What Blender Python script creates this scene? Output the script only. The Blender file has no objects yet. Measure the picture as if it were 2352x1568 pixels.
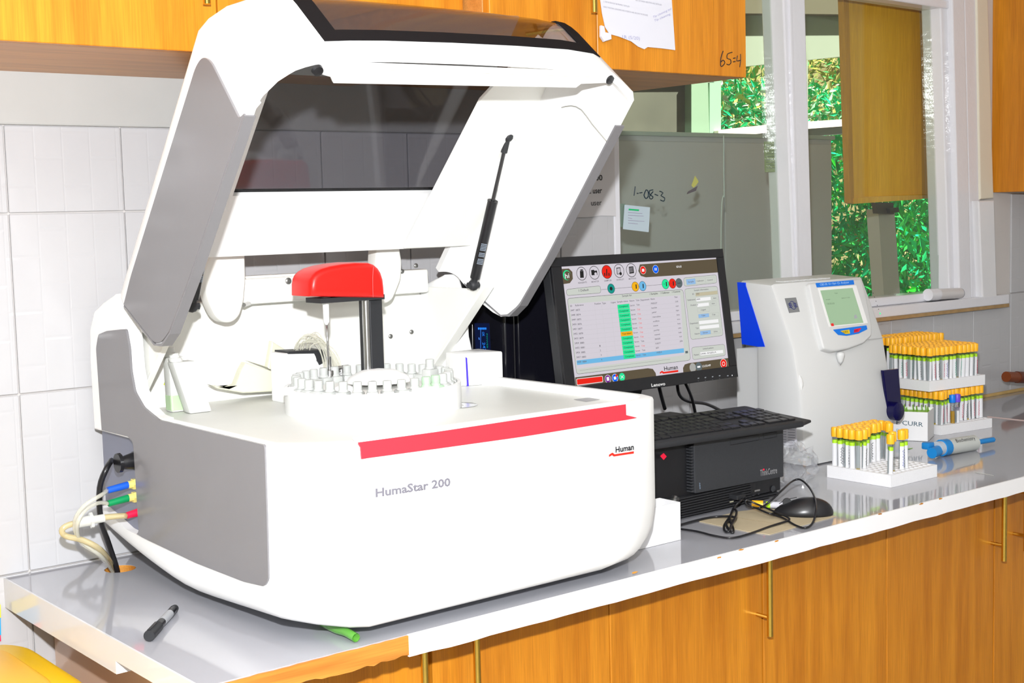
import bpy, bmesh, math, random
from mathutils import Vector, Matrix
random.seed(7)
SC = bpy.context.scene
COL = SC.collection
PI = math.pi
# ---------------------------------------------------------------- camera
F = 3155.75
CX, CY = 1176.0, 784.0
CAM = Vector((0, -2.2896, 1.483))
RM = Matrix(((0.77688873, 0.07800565, -0.62478718), (-0.62913456, 0.05650174, -0.77524013), (-0.02517155, 0.99535053, 0.09297161)))
cd = bpy.data.cameras.new('camera'); cam = bpy.data.objects.new('camera', cd); COL.objects.link(cam)
cd.sensor_width = 36; cd.lens = F / 2352 * 36; cd.clip_start = 0.05; cd.clip_end = 100
cam.matrix_world = Matrix.Translation(CAM) @ RM.to_4x4()
SC.camera = cam
# ---------------------------------------------------------------- light, world, exposure
SC.view_settings.view_transform = 'Standard'
SC.view_settings.look = 'None'
SC.view_settings.gamma = 1
SC.view_settings.use_curve_mapping = False
SC.view_settings.exposure = 0.0
w = bpy.data.worlds.new('world'); SC.world = w; w.use_nodes = True
bg = w.node_tree.nodes['Background']; bg.inputs[0].default_value = (1.0, 0.94, 0.68, 1); bg.inputs[1].default_value = 0.30
fl = bpy.data.lights.new('camera_flash', 'POINT'); fl.energy = 303; fl.shadow_soft_size = 0.022; fl.color = (0.97, 0.98, 1.0)
flo = bpy.data.objects.new('camera_flash', fl); COL.objects.link(flo)
flo.location = CAM + RM @ Vector((-0.02, 0.21, -0.02))
sn = bpy.data.lights.new('sun', 'SUN'); sn.energy = 17.0; sn.angle = 0.02; sn.color = (1, 0.97, 0.9)
sno = bpy.data.objects.new('sun', sn); COL.objects.link(sno)
sno.rotation_euler = Vector((-0.8, 0.6, -0.9)).to_track_quat('-Z', 'Y').to_euler()

# pixel -> point of a real plane (used to take positions off the photograph)
def ray(px, py): return (RM @ Vector((px - CX, -(py - CY), -F))).normalized()
def on(px, py, p0, n):
    d = ray(px, py); n = Vector(n); return CAM + d * ((Vector(p0) - CAM).dot(n) / d.dot(n))
def ax(px, py, x): return on(px, py, (x, 0, 0), (1, 0, 0))
def ay(px, py, y): return on(px, py, (0, y, 0), (0, 1, 0))
def az(px, py, z): return on(px, py, (0, 0, z), (0, 0, 1))

# ---------------------------------------------------------------- materials
MATS = {}
def mat(name, col=None, rough=0.5, metal=0.0, var=0.04, bump=0.0, bscale=200, trans=0.0, ior=1.45, emit=None, estr=1.0, alpha=1.0, spec=0.5, coat=0.0, vscale=12):
    if name in MATS: return MATS[name]
    m = bpy.data.materials.new(name); m.use_nodes = True; nt = m.node_tree; b = nt.nodes['Principled BSDF']
    c = (col[0], col[1], col[2], 1)
    b.inputs['Roughness'].default_value = rough; b.inputs['Metallic'].default_value = metal
    b.inputs['IOR'].default_value = ior; b.inputs['Transmission Weight'].default_value = trans
    b.inputs['Specular IOR Level'].default_value = spec; b.inputs['Coat Weight'].default_value = coat; b.inputs['Coat Roughness'].default_value = 0.05
    b.inputs['Alpha'].default_value = alpha
    if var > 0:
        tc = nt.nodes.new('ShaderNodeTexCoord'); n = nt.nodes.new('ShaderNodeTexNoise'); n.inputs['Scale'].default_value = vscale; n.inputs['Detail'].default_value = 3
        r = nt.nodes.new('ShaderNodeMapRange'); r.inputs[3].default_value = 1 - var; r.inputs[4].default_value = 1 + var * 0.5
        mx = nt.nodes.new('ShaderNodeVectorMath'); mx.operation = 'SCALE'; mx.inputs[0].default_value = col[:3]
        nt.links.new(tc.outputs['Object'], n.inputs['Vector']); nt.links.new(n.outputs[0], r.inputs[0]); nt.links.new(r.outputs[0], mx.inputs['Scale'])
        nt.links.new(mx.outputs[0], b.inputs['Base Color'])
    else: b.inputs['Base Color'].default_value = c
    if bump > 0:
        tc = nt.nodes.new('ShaderNodeTexCoord'); n = nt.nodes.new('ShaderNodeTexNoise'); n.inputs['Scale'].default_value = bscale
        bp = nt.nodes.new('ShaderNodeBump'); bp.inputs['Strength'].default_value = bump; bp.inputs['Distance'].default_value = 0.002
        nt.links.new(tc.outputs['Object'], n.inputs['Vector']); nt.links.new(n.outputs[0], bp.inputs['Height']); nt.links.new(bp.outputs[0], b.inputs['Normal'])
    if emit is not None:
        b.inputs['Emission Color'].default_value = (emit[0], emit[1], emit[2], 1); b.inputs['Emission Strength'].default_value = estr
    MATS[name] = m; return m
def wood(name, c1, c2, axis='z', rough=0.35):
    m = bpy.data.materials.new(name); m.use_nodes = True; nt = m.node_tree; b = nt.nodes['Principled BSDF']; L = nt.links
    tc = nt.nodes.new('ShaderNodeTexCoord'); mp = nt.nodes.new('ShaderNodeMapping')
    mp.inputs['Scale'].default_value = {'z': (9, 9, 0.55), 'x': (0.55, 9, 9), 'y': (9, .55, 9)}[axis]
    n = nt.nodes.new('ShaderNodeTexNoise'); n.inputs['Scale'].default_value = 3.2; n.inputs['Detail'].default_value = 5; n.inputs['Distortion'].default_value = 0.6
    r = nt.nodes.new('ShaderNodeValToRGB'); r.color_ramp.elements[0].position = 0.32; r.color_ramp.elements[0].color = (*c2, 1); r.color_ramp.elements[1].position = 0.68; r.color_ramp.elements[1].color = (*c1, 1)
    mp2 = nt.nodes.new('ShaderNodeMapping'); mp2.inputs['Scale'].default_value = {'z': (160, 160, 5), 'x': (5, 160, 160), 'y': (160, 5, 160)}[axis]
    n2 = nt.nodes.new('ShaderNodeTexNoise'); n2.inputs['Scale'].default_value = 2.5; n2.inputs['Detail'].default_value = 2
    mr = nt.nodes.new('ShaderNodeMapRange'); mr.inputs[1].default_value = 0.3; mr.inputs[2].default_value = 0.7; mr.inputs[3].default_value = 0.84; mr.inputs[4].default_value = 1.06
    sc = nt.nodes.new('ShaderNodeVectorMath'); sc.operation = 'SCALE'
    L.new(tc.outputs['Object'], mp.inputs[0]); L.new(mp.outputs[0], n.inputs[0]); L.new(n.outputs[0], r.inputs[0])
    L.new(tc.outputs['Object'], mp2.inputs[0]); L.new(mp2.outputs[0], n2.inputs[0]); L.new(n2.outputs[0], mr.inputs[0])
    L.new(r.outputs[0], sc.inputs[0]); L.new(mr.outputs[0], sc.inputs['Scale']); L.new(sc.outputs[0], b.inputs['Base Color'])
    b.inputs['Roughness'].default_value = rough; b.inputs['Specular IOR Level'].default_value = 0.35
    return m
def glassy(name, tint, gloss=0.12, grough=0.02, fres=1.5, body=None, bodyf=0.0):
    m = bpy.data.materials.new(name); m.use_nodes = True; nt = m.node_tree; nt.nodes.clear(); L = nt.links
    o = nt.nodes.new('ShaderNodeOutputMaterial'); t = nt.nodes.new('ShaderNodeBsdfTransparent'); t.inputs[0].default_value = (*tint, 1)
    g = nt.nodes.new('ShaderNodeBsdfGlossy'); g.inputs['Roughness'].default_value = grough; g.inputs[0].default_value = (1, 1, 1, 1)
    lw = nt.nodes.new('ShaderNodeLayerWeight'); pw = nt.nodes.new('ShaderNodeMath'); pw.operation = 'POWER'; pw.inputs[1].default_value = 5
    f0 = ((fres - 1) / (fres + 1)) ** 2 + gloss
    ad = nt.nodes.new('ShaderNodeMath'); ad.operation = 'MULTIPLY_ADD'; ad.use_clamp = True; ad.inputs[1].default_value = 1 - f0; ad.inputs[2].default_value = f0
    L.new(lw.outputs['Facing'], pw.inputs[0]); L.new(pw.outputs[0], ad.inputs[0])
    mx = nt.nodes.new('ShaderNodeMixShader'); L.new(ad.outputs[0], mx.inputs[0])
    src = t.outputs[0]
    if body:
        d = nt.nodes.new('ShaderNodeBsdfDiffuse'); d.inputs[0].default_value = (*body, 1); m2 = nt.nodes.new('ShaderNodeMixShader'); m2.inputs[0].default_value = bodyf
        L.new(t.outputs[0], m2.inputs[1]); L.new(d.outputs[0], m2.inputs[2]); src = m2.outputs[0]
    L.new(src, mx.inputs[1]); L.new(g.outputs[0], mx.inputs[2]); L.new(mx.outputs[0], o.inputs[0])
    return m
def tilemat(name, col):
    m = mat(name, col, rough=0.14, var=0.03); nt = m.node_tree; b = nt.nodes['Principled BSDF']; L = nt.links
    tc = nt.nodes.new('ShaderNodeTexCoord'); mp = nt.nodes.new('ShaderNodeMapping'); mp.inputs['Scale'].default_value = (21, 1, 11)
    br = nt.nodes.new('ShaderNodeTexBrick'); br.inputs['Scale'].default_value = 1.0; br.inputs['Mortar Size'].default_value = 0.05; br.inputs['Mortar Smooth'].default_value = 1.0
    br.inputs['Brick Width'].default_value = 1.0; br.inputs['Row Height'].default_value = 1.0
    sw = nt.nodes.new('ShaderNodeSeparateXYZ'); cb = nt.nodes.new('ShaderNodeCombineXYZ'); wv = nt.nodes.new('ShaderNodeTexNoise'); wv.inputs['Scale'].default_value = 9
    L.new(tc.outputs['Object'], mp.inputs[0]); L.new(mp.outputs[0], sw.inputs[0]); L.new(sw.outputs[2], cb.inputs[0]); L.new(sw.outputs[0], cb.inputs[1]); L.new(cb.outputs[0], br.inputs['Vector'])
    bp = nt.nodes.new('ShaderNodeBump'); bp.inputs['Strength'].default_value = 0.13; bp.inputs['Distance'].default_value = 0.004
    bp2 = nt.nodes.new('ShaderNodeBump'); bp2.inputs['Strength'].default_value = 0.25; bp2.inputs['Distance'].default_value = 0.01
    L.new(tc.outputs['Object'], wv.inputs[0]); L.new(wv.outputs[0], bp2.inputs['Height']); L.new(bp2.outputs[0], bp.inputs['Normal'])
    L.new(br.outputs['Fac'], bp.inputs['Height']); bp.invert = True; L.new(bp.outputs[0], b.inputs['Normal'])
    return m

WHITE = mat('white_plastic', (0.86, 0.865, 0.86), rough=0.42, var=0.01)
WHITE2 = mat('white_inner_plastic', (0.84, 0.84, 0.80), rough=0.5, var=0.02)
DECKM = mat('worn_white_deck', (0.68, 0.685, 0.65), rough=0.4, var=0.07, vscale=9)
GREY = mat('grey_plastic', (0.20, 0.196, 0.206), rough=0.2, var=0.05)
GREYB = mat('grey_blue_recess', (0.17, 0.18, 0.24), rough=0.3)
BLACK = mat('black_plastic', (0.012, 0.012, 0.014), rough=0.28, var=0.05)
BLACKM = mat('matt_black_plastic', (0.02, 0.021, 0.024), rough=0.55, var=0.1)
CHAR = mat('charcoal_speckled_plastic', (0.035, 0.037, 0.042), rough=0.5, var=0.15, vscale=300, bump=0.2, bscale=900)
REDM = mat('red_plastic', (0.80, 0.012, 0.008), rough=0.35, var=0.02)
REDS = mat('red_strip', (0.72, 0.035, 0.055), rough=0.4, var=0.02)
STEEL = mat('steel', (0.55, 0.55, 0.55), rough=0.22, metal=1.0)
BRASS = mat('brass', (0.72, 0.50, 0.10), rough=0.2, metal=1.0, var=0.15, vscale=60)
WOODD = wood('orange_laminate', (0.66, 0.255, 0.018), (0.49, 0.165, 0.010))
WOODX = wood('orange_laminate_across', (0.66, 0.30, 0.075), (0.50, 0.20, 0.04), 'x')
RAWW = wood('raw_board_edge', (0.75, 0.36, 0.06), (0.42, 0.15, 0.02), 'x', 0.6)
TOPM = mat('counter_laminate', (0.39, 0.395, 0.43), rough=0.07, var=0.03, coat=0.3)
EDGE = mat('white_edging', (0.86, 0.86, 0.88), rough=0.3)
TILE = tilemat('wall_tile', (0.50, 0.50, 0.515))
GROUT = mat('grout', (0.60, 0.57, 0.55), rough=0.9)
PAINT = mat('painted_strip', (0.46, 0.465, 0.455), rough=0.3, var=0.06, bump=0.3, bscale=8)
FRAMEW = mat('glossy_white_paint', (0.74, 0.74, 0.78), rough=0.12, var=0.03, bump=0.35, bscale=60)
CREAM = mat('cream_plaster', (0.72, 0.68, 0.56), rough=0.7)
PAPER = mat('paper', (0.60, 0.60, 0.66), rough=0.8, var=0.03)
INK = mat('black_ink', (0.01, 0.01, 0.015), rough=0.6, var=0)
INKB = mat('blue_ink', (0.10, 0.12, 0.45), rough=0.6, var=0)
INKG = mat('grey_print', (0.19, 0.185, 0.22), rough=0.4, var=0)
INKR = mat('red_ink', (0.75, 0.02, 0.10), rough=0.6, var=0)
SMOKE = glassy('smoked_glass', (0.67, 0.67, 0.69), 0.0, 0.03, 1.38)
PANE = glassy('window_glass', (0.88, 0.92, 0.89), 0.015, 0.01, 1.4)
TUBEG = glassy('tube_glass', (0.86, 0.88, 0.88), 0.06, 0.05, 1.4)
CLEAR = glassy('clear_tubing', (0.90, 0.90, 0.86), 0.05, 0.1, 1.4, (0.85, 0.84, 0.74), 0.35)
FROST = glassy('frosted_plastic', (0.92, 0.93, 0.92), 0.04, 0.2, 1.4, (0.86, 0.88, 0.86), 0.55)
FOAM = mat('white_foam', (0.84, 0.84, 0.86), rough=0.85, bump=0.3, bscale=400)
CAPY = mat('yellow_orange_cap', (1.0, 0.50, 0.02), rough=0.38, var=0.05)

# ---------------------------------------------------------------- mesh helpers
def V(*a): return Vector(a)
def nb(): return bmesh.new()
def wpos(o):
    p = Vector((0, 0, 0))
    while o: p += o.location; o = o.parent
    return p
def obj(name, bm, m, parent=None, label=None, cat=None, group=None, kind=None, smooth=None, me=None):
    if me is None:
        me = bpy.data.meshes.new(name); bmesh.ops.recalc_face_normals(bm, faces=bm.faces)
        if smooth: 
            for f in bm.faces: f.smooth = True
        bm.to_mesh(me); bm.free(); me.materials.append(m)
        if smooth and smooth is not True:
            try: me.set_sharp_from_angle(angle=math.radians(smooth))
            except Exception: pass
    o = bpy.data.objects.new(name, me); COL.objects.link(o)
    if parent: o.parent = parent; o.location = -wpos(parent)
    tag(o, label, cat, group, kind); return o
def tag(o, label=None, cat=None, group=None, kind=None):
    if label: o['label'] = label
    if cat: o['category'] = cat
    if group: o['group'] = group
    if kind: o['kind'] = kind
    return o
def thing(name, label, cat, loc=(0, 0, 0), group=None, rz=0):
    o = bpy.data.objects.new(name, None); COL.objects.link(o); o.location = loc; o.rotation_euler = (0, 0, rz); o.empty_display_size = 0.02
    return tag(o, label, cat, group)
def box(bm, x0, x1, y0, y1, z0, z1, bev=0.0, seg=2, M=None):
    t = bmesh.new(); bmesh.ops.create_cube(t, size=1)
    for v in t.verts: v.co = Vector(((x0 + x1) / 2 + v.co.x * (x1 - x0), (y0 + y1) / 2 + v.co.y * (y1 - y0), (z0 + z1) / 2 + v.co.z * (z1 - z0)))
    if bev > 0: bmesh.ops.bevel(t, geom=list(t.edges), offset=bev, segments=seg, profile=0.5, affect='EDGES')
    return join(bm, t, M)
def join(bm, t, M=None):
    if M is not None: t.transform(M)
    me = bpy.data.meshes.new('t'); t.to_mesh(me); t.free(); bm.from_mesh(me); bpy.data.meshes.remove(me); return bm
def prism3(bm, pts, d, bev=0.0, seg=2):
    """pts: 3D polygon, extruded by vector d"""
    t = bmesh.new(); d = Vector(d)
    a = [t.verts.new(Vector(p)) for p in pts]; b = [t.verts.new(Vector(p) + d) for p in pts]
    n = len(pts)
    fs = [t.faces.new(a), t.faces.new(list(reversed(b)))]
    for i in range(n): t.faces.new((a[i], b[i], b[(i + 1) % n], a[(i + 1) % n]))
    bmesh.ops.recalc_face_normals(t, faces=t.faces)
    if bev > 0:
        es = [e for f in fs for e in f.edges]
        bmesh.ops.bevel(t, geom=es, offset=bev, segments=seg, profile=0.5, affect='EDGES')
    return join(bm, t)
def prism(bm, pts, axis, a, b, bev=0.0):
    if axis == 'x': P = [(a, p[0], p[1]) for p in pts]; d = (b - a, 0, 0)
    elif axis == 'y': P = [(p[0], a, p[1]) for p in pts]; d = (0, b - a, 0)
    else: P = [(p[0], p[1], a) for p in pts]; d = (0, 0, b - a)
    return prism3(bm, P, d, bev)
def rounded(pts, r, seg=5):
    out = []; n = len(pts)
    for i in range(n):
        p = Vector(pts[i]); a = Vector(pts[i - 1]); c = Vector(pts[(i + 1) % n]); rr = r[i] if isinstance(r, (list, tuple)) else r
        if rr <= 0: out.append(tuple(p)); continue
        u = (a - p); v = (c - p); l = min(rr, u.length * 0.49, v.length * 0.49); u = p + u.normalized() * l; v = p + v.normalized() * l
        for k in range(seg + 1):
            t = k / seg; q = u * (1 - t) ** 2 + p * 2 * t * (1 - t) + v * t * t; out.append(tuple(q))
    return out
def tube(bm, pts, r, n=8, smooth=3, caps=True, r2=None):
    P = [Vector(p) for p in pts]
    if smooth and len(P) > 2:
        Q = []
        for i in range(len(P) - 1):
            p0 = P[max(i - 1, 0)]; p1 = P[i]; p2 = P[i + 1]; p3 = P[min(i + 2, len(P) - 1)]
            for k in range(smooth):
                t = k / smooth; Q.append(0.5 * ((2 * p1) + (p2 - p0) * t + (2 * p0 - 5 * p1 + 4 * p2 - p3) * t * t + (-p0 + 3 * p1 - 3 * p2 + p3) * t ** 3))
        Q.append(P[-1]); P = Q
    t = bmesh.new(); rings = []; up = None
    for i, p in enumerate(P):
        d = (P[min(i + 1, len(P) - 1)] - P[max(i - 1, 0)]).normalized()
        if up is None: up = Vector((0, 0, 1)) if abs(d.z) < 0.9 else Vector((1, 0, 0))
        s = d.cross(up).normalized(); up = s.cross(d).normalized()
        rr = r if r2 is None else r + (r2 - r) * i / (len(P) - 1)
        rings.append([t.verts.new(p + (s * math.cos(2 * PI * k / n) + up * math.sin(2 * PI * k / n)) * rr) for k in range(n)])
    for a, b in zip(rings, rings[1:]):
        for k in range(n): t.faces.new((a[k], a[(k + 1) % n], b[(k + 1) % n], b[k]))
    if caps: t.faces.new(rings[0]); t.faces.new(list(reversed(rings[-1])))
    return join(bm, t)
def lathe(bm, prof, n=20, M=None):
    """prof: list of (r,z)"""
    t = bmesh.new(); rings = []
    for r, z in prof:
        if r < 1e-6: rings.append([t.verts.new((0, 0, z))])
        else: rings.append([t.verts.new((r * math.cos(2 * PI * k / n), r * math.sin(2 * PI * k / n), z)) for k in range(n)])
    for a, b in zip(rings, rings[1:]):
        if len(a) == 1 and len(b) == 1: continue
        for k in range(n):
            k2 = (k + 1) % n
            if len(a) == 1: t.faces.new((a[0], b[k], b[k2]))
            elif len(b) == 1: t.faces.new((a[k], a[k2], b[0]))
            else: t.faces.new((a[k], a[k2], b[k2], b[k]))
    return join(bm, t, M)
def aim(p, d):
    return Matrix.Translation(Vector(p)) @ Vector(d).to_track_quat('Z', 'Y').to_matrix().to_4x4()
def boolean(o, cutters, op='DIFFERENCE'):
    for c in cutters:
        md = o.modifiers.new('b', 'BOOLEAN'); md.operation = op; md.object = c; md.solver = 'EXACT'
    bpy.context.view_layer.update()
    dg = bpy.context.evaluated_depsgraph_get(); me = bpy.data.meshes.new_from_object(o.evaluated_get(dg))
    o.modifiers.clear(); o.data = me
    return o
def kill(*os):
    for o in os: bpy.data.objects.remove(o, do_unlink=True)
_fc = {}
def glyphs(s, bold=0.0):
    k = (s, bold)
    if k not in _fc:
        c = bpy.data.curves.new('f', 'FONT'); c.body = s; c.resolution_u = 2; c.offset = bold; c.fill_mode = 'FRONT'
        o = bpy.data.objects.new('f', c); me = o.to_mesh(); b = bmesh.new(); b.from_mesh(me)
        xs = [v.co.x for v in b.verts] or [0, 1]; me2 = bpy.data.meshes.new('g'); b.to_mesh(me2); b.free(); o.to_mesh_clear(); bpy.data.objects.remove(o)
        _fc[k] = (me2, min(xs), max(xs))
    return _fc[k]
def text(bm, s, P0, P1, h, nrm=None, bold=0.0, up=None):
    """flat lettering running from P0 to P1 along its base line with capital height h"""
    me, x0, x1 = glyphs(s, bold); P0 = Vector(P0); P1 = Vector(P1); e = P1 - P0
    if up is None: up = Vector(nrm).cross(e).normalized()
    else: up = Vector(up).normalized()
    t = bmesh.new(); t.from_mesh(me)
    for v in t.verts: v.co = P0 + e * ((v.co.x - x0) / (x1 - x0)) + up * (v.co.y / 0.70 * h)
    return join(bm, t)
def scribble(bm, P, ux, uy, w_, h_, r=0.0006, n=14, seed=1):
    rnd = random.Random(seed); pts = []
    for i in range(n): pts.append(Vector(P) + Vector(ux) * (w_ * i / (n - 1)) + Vector(uy) * (h_ * (0.5 + 0.5 * math.sin(i * 2.3 + rnd.random() * 2)) * rnd.uniform(0.5, 1)))
    return tube(bm, pts, r, 4, 2)
def stroke(bm, pts, r): return tube(bm, pts, r, 5, 2)

ORD = ['first', 'second', 'third', 'fourth', 'fifth', 'sixth', 'seventh', 'eighth', 'ninth', 'tenth', 'eleventh', 'twelfth', 'thirteenth', 'fourteenth', 'fifteenth', 'sixteenth', 'seventeenth', 'eighteenth', 'nineteenth', 'twentieth']
# ---------------------------------------------------------------- room shell
b = nb(); box(b, -1.5, 5.2, -4.6, 0.0, -0.05, 0.0); obj('floor', b, mat('floor_tile', (0.35, 0.32, 0.28), rough=0.4), kind='structure')
b = nb(); box(b, -1.5, 5.2, -4.6, 0.16, 2.75, 2.8); obj('unseen_ceiling', b, mat('ceiling_paint', (0.8, 0.8, 0.78), rough=0.8), kind='structure')  # out of view, added to keep the sun out of the room
b = nb(); box(b, 4.3, 4.4, -4.6, 0.0, 0, 2.75); obj('unseen_wall_right', b, PAINT, kind='structure')  # unseen, put in to stop sun reaching the worktop's right end
b = nb(); box(b, -1.5, 4.4, -4.7, -4.6, 0, 2.75); obj('unseen_wall_front', b, PAINT, kind='structure')  # added behind the camera to block sun bouncing off the floor
WX0, WX1, WZ0 = 2.157, 3.60, 1.20
b = nb()
box(b, -1.5, WX0, 0, 0.14, 0, 2.75); box(b, WX1, 5.2, 0, 0.14, 0, 2.75); box(b, WX0, WX1, 0, 0.14, 0, WZ0); box(b, WX0, WX1, 0, 0.14, 2.09, 2.75)
wall = obj('wall_back', b, GROUT, kind='structure')
# tiles 0.2 x 0.3, each with its own eased edges
tm = {}
def tile(x0, x1, z0, z1):
    k = (round(x1 - x0, 4), round(z1 - z0, 4))
    if k not in tm:
        b = nb(); g = 0.0012; box(b, g, k[0] - g, -0.006, 0.0, g, k[1] - g, 0.0012, 1); me = bpy.data.meshes.new('tile'); b.to_mesh(me); b.free(); me.materials.append(TILE); tm[k] = me
    o = bpy.data.objects.new('tile', tm[k]); COL.objects.link(o); o.parent = wall; o.location = (x0, 0, z0)
for i in range(-4, 22):
    x0 = 0.785 + 0.2 * i; x1 = x0 + 0.2
    for z0, z1 in ((0.603, 0.903), (0.903, 1.203), (1.203, 1.503), (1.503, 1.648)):
        if z0 < 0.7 and x0 > 0.9: continue
        if z0 >= 1.2:
            if x1 > WX0 and x0 < WX0 - 0.03: tile(x0, WX0 - 0.01, z0, z1); continue
            if x0 >= WX0 - 0.03 and x0 < 3.6: continue
            if z0 > 1.5 and x0 > 3.5: continue
        tile(x0, x1, z0, z1)
b = nb(); box(b, -0.2, WX0 - 0.006, -0.012, 0, 1.648, 1.80, 0.003); obj('trim_1', b, PAINT, kind='structure')
# window: frame pieces
def pf(name, px, y0, y1, m=FRAMEW, bev=0.004, parent=None):
    b = nb(); prism3(b, [ay(p[0], p[1], y0) for p in px], (0, y1 - y0, 0), bev); return obj(name, b, m, parent)
b = nb(); box(b, WX0 - 0.008, WX0 + 0.012, -0.004, 0.1, WZ0, 2.09, 0.003)
win = obj('window_1', b, FRAMEW, kind='structure')
mu = pf('mullion', [(1797, -60), (1848, -60), (1869, 712), (1826, 712)], -0.012, 0.06, parent=win)
b = nb(); prism3(b, [ay(1812, -60, -0.018), ay(1818, -60, -0.018), ay(1840, 712, -0.018), ay(1834, 712, -0.018)], (0, 0.01, 0), 0.002); obj('putty_bead', b, FRAMEW, mu)
fr = pf('frame_stile', [(2158, -60), (2186, -60), (2205, 702), (2182, 702)], -0.004, 0.06, parent=win)
fr2 = pf('frame_stile', [(2186, -60), (2214, -60), (2232, 702), (2205, 702)], -0.022, 0.06, parent=win)
fr3 = pf('frame_stile', [(2214, -60), (2243, -60), (2256, 700), (2232, 702)], -0.008, 0.06, parent=win)
pf('frame_rail', [(1840, -30), (2212, 25), (2212, 6), (1840, -50)], -0.01, 0.06, parent=win)
b = nb(); box(b, WX0 + .01, 3.60, -0.006, 0.06, 1.204, 1.228, 0.004); obj('frame_rail', b, FRAMEW, win)
b = nb(); box(b, WX0, 3.60, 0.0, 0.06, 2.05, 2.09, 0.004); obj('frame_rail', b, FRAMEW, win)
b = nb(); box(b, WX0 + .01, 3.46, 0.028, 0.032, 1.222, 2.055)
pane = obj('pane', b, PANE, win)
b = nb(); box(b, 2.15, 3.735, -0.032, 0.0, 1.176, 1.204, 0.003); sill = obj('trim_2', b, FRAMEW, kind='structure')
b = nb(); box(b, 2.15, 3.738, -0.030, -0.002, 1.166, 1.176, 0.001); obj('worn_edge', b, mat('worn_wood', (0.42, 0.27, 0.12), rough=0.8, var=0.4, vscale=40), sill, 'bare chipped edge')
pf('trim_3', [(2243, -60), (2268, -60), (2283, 455), (2252, 458)], -0.014, 0.0, CREAM).__setitem__('kind', 'structure')
pf('trim_4', [(2248, 461), (2284, 460), (2291, 695), (2258, 698)], -0.03, 0.0, mat('white_tile_strip', (0.76, 0.76, 0.78), rough=0.1)).__setitem__('kind', 'structure')

# ---------------------------------------------------------------- outside the window
OUT = mat('outside_wall', (0.13, 0.15, 0.12), rough=0.8)
b = nb(); box(b, 0.5, 9, 0.14, 9, 0.0, 0.03); obj('ground', b, mat('outside_ground', (0.25, 0.17, 0.11), rough=0.9, var=0.4), kind='structure')
YG = 0.50
P = [ay(1380, 305, YG), ay(1910, 305, YG), ay(1914, 720, YG), ay(1380, 720, YG)]
b = nb(); prism3(b, P, (0, 0.04, 0), 0.003)
gp = thing('metal_cabinet', 'dark grey metal cabinet standing outside behind both window panes', 'cabinet', (P[0].x, YG, 0))
GM = mat('dark_grey_metal', (0.55, 0.53, 0.56), rough=0.3, var=0.12, vscale=3)
b.free(); b = nb(); box(b, P[0].x, P[1].x, YG, YG + 0.35, 0.03, P[0].z, 0.004); obj('body', b, GM, gp)
b = nb(); q = ay(1662, 700, YG)
for xa, xb in ((P[0].x + 0.01, q.x - 0.002), (q.x + 0.002, P[1].x - 0.01)): 
    bb = nb(); box(bb, xa, xb, YG - 0.008, YG, 0.1, P[0].z - 0.02, 0.003); obj('door', bb, GM, gp)
b.free(); b = nb(); box(b, P[0].x, P[1].x, YG - 0.015, YG, P[0].z - 0.006, P[0].z + 0.006, 0.002); obj('top_rail', b, mat('pale_metal', (0.4, 0.45, 0.42), rough=0.3), gp)
# far building: wall, posts, opening with sill
YB = 0.95
bd = thing('building_facade', 'shaded grey green building front with open window bays seen beyond the glass', 'building', (3.2, YB, 0))
def fac(name, px, y, th, m, parent=bd):
    b = nb(); prism3(b, [ay(p[0], p[1], y) for p in px], (0, th, 0)); return obj(name, b, m, parent)
fac('wall', [(1300, 28), (2300, 40), (2300, 112), (1950, 128), (1640, 160), (1640, 190), (1300, 190)], YB, 0.08, mat('facade_green_grey', (0.32, 0.36, 0.27), rough=0.8))
fac('fascia', [(1300, -160), (2300, -160), (2300, 36), (1300, 27)], YB - .05, 0.06, mat('dark_fascia', (0.13, 0.11, 0.06), rough=0.8))
fac('post', [(1588, 186), (1626, 186), (1630, 330), (1588, 330)], YB - .01, 0.05, mat('green_post', (0.28,0.42,0.28), rough=0.6))
fac('post', [(1630, 186), (1656, 186), (1656, 330), (1630, 330)], YB, 0.05, mat('pale_green_post', (0.32,0.52,0.36), rough=0.6))
fac('post', [(1792, 120), (1856, 120), (1856, 330), (1792, 330)], YB, 0.05, mat('facade_green_grey', (0.2, 0.2, 0.2)))
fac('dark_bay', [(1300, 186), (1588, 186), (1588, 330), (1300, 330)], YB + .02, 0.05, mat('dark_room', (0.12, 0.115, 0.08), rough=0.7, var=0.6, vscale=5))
fac('sill', [(1650, 300), (1800, 283), (1960, 272), (2300, 240), (2300, 262), (1960, 288), (1800, 300), (1650, 318)], YB - .02, 0.10, mat('pink_sill', (0.95, 0.8, 0.74), rough=0.6))
fac('apron_wall', [(1650, 303), (1800, 290), (1960, 278), (1960, 306), (1650, 330)], YB, 0.08, mat('apron', (0.26, 0.28, 0.27), rough=0.6))
pt = thing('gate_post', 'pale grey post with dark hinge strap in front of foliage', 'post', (3.6, 0.7, 0))
fac('shaft', [(2017, 480), (2054, 480), (2118, 1420), (2080, 1420)], 0.66, 0.05, mat('grey_post', (0.55, 0.53, 0.56), rough=0.5), pt)
fac('hinge_strap', [(2012, 465), (2052, 465), (2054, 492), (2016, 490)], 0.645, 0.02, mat('dark_strap', (0.07, 0.06, 0.08), rough=0.4), pt)
fac('knob', [(2044, 478), (2064, 476), (2066, 487), (2046, 489)], 0.63, 0.02, BLACK, pt)
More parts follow.
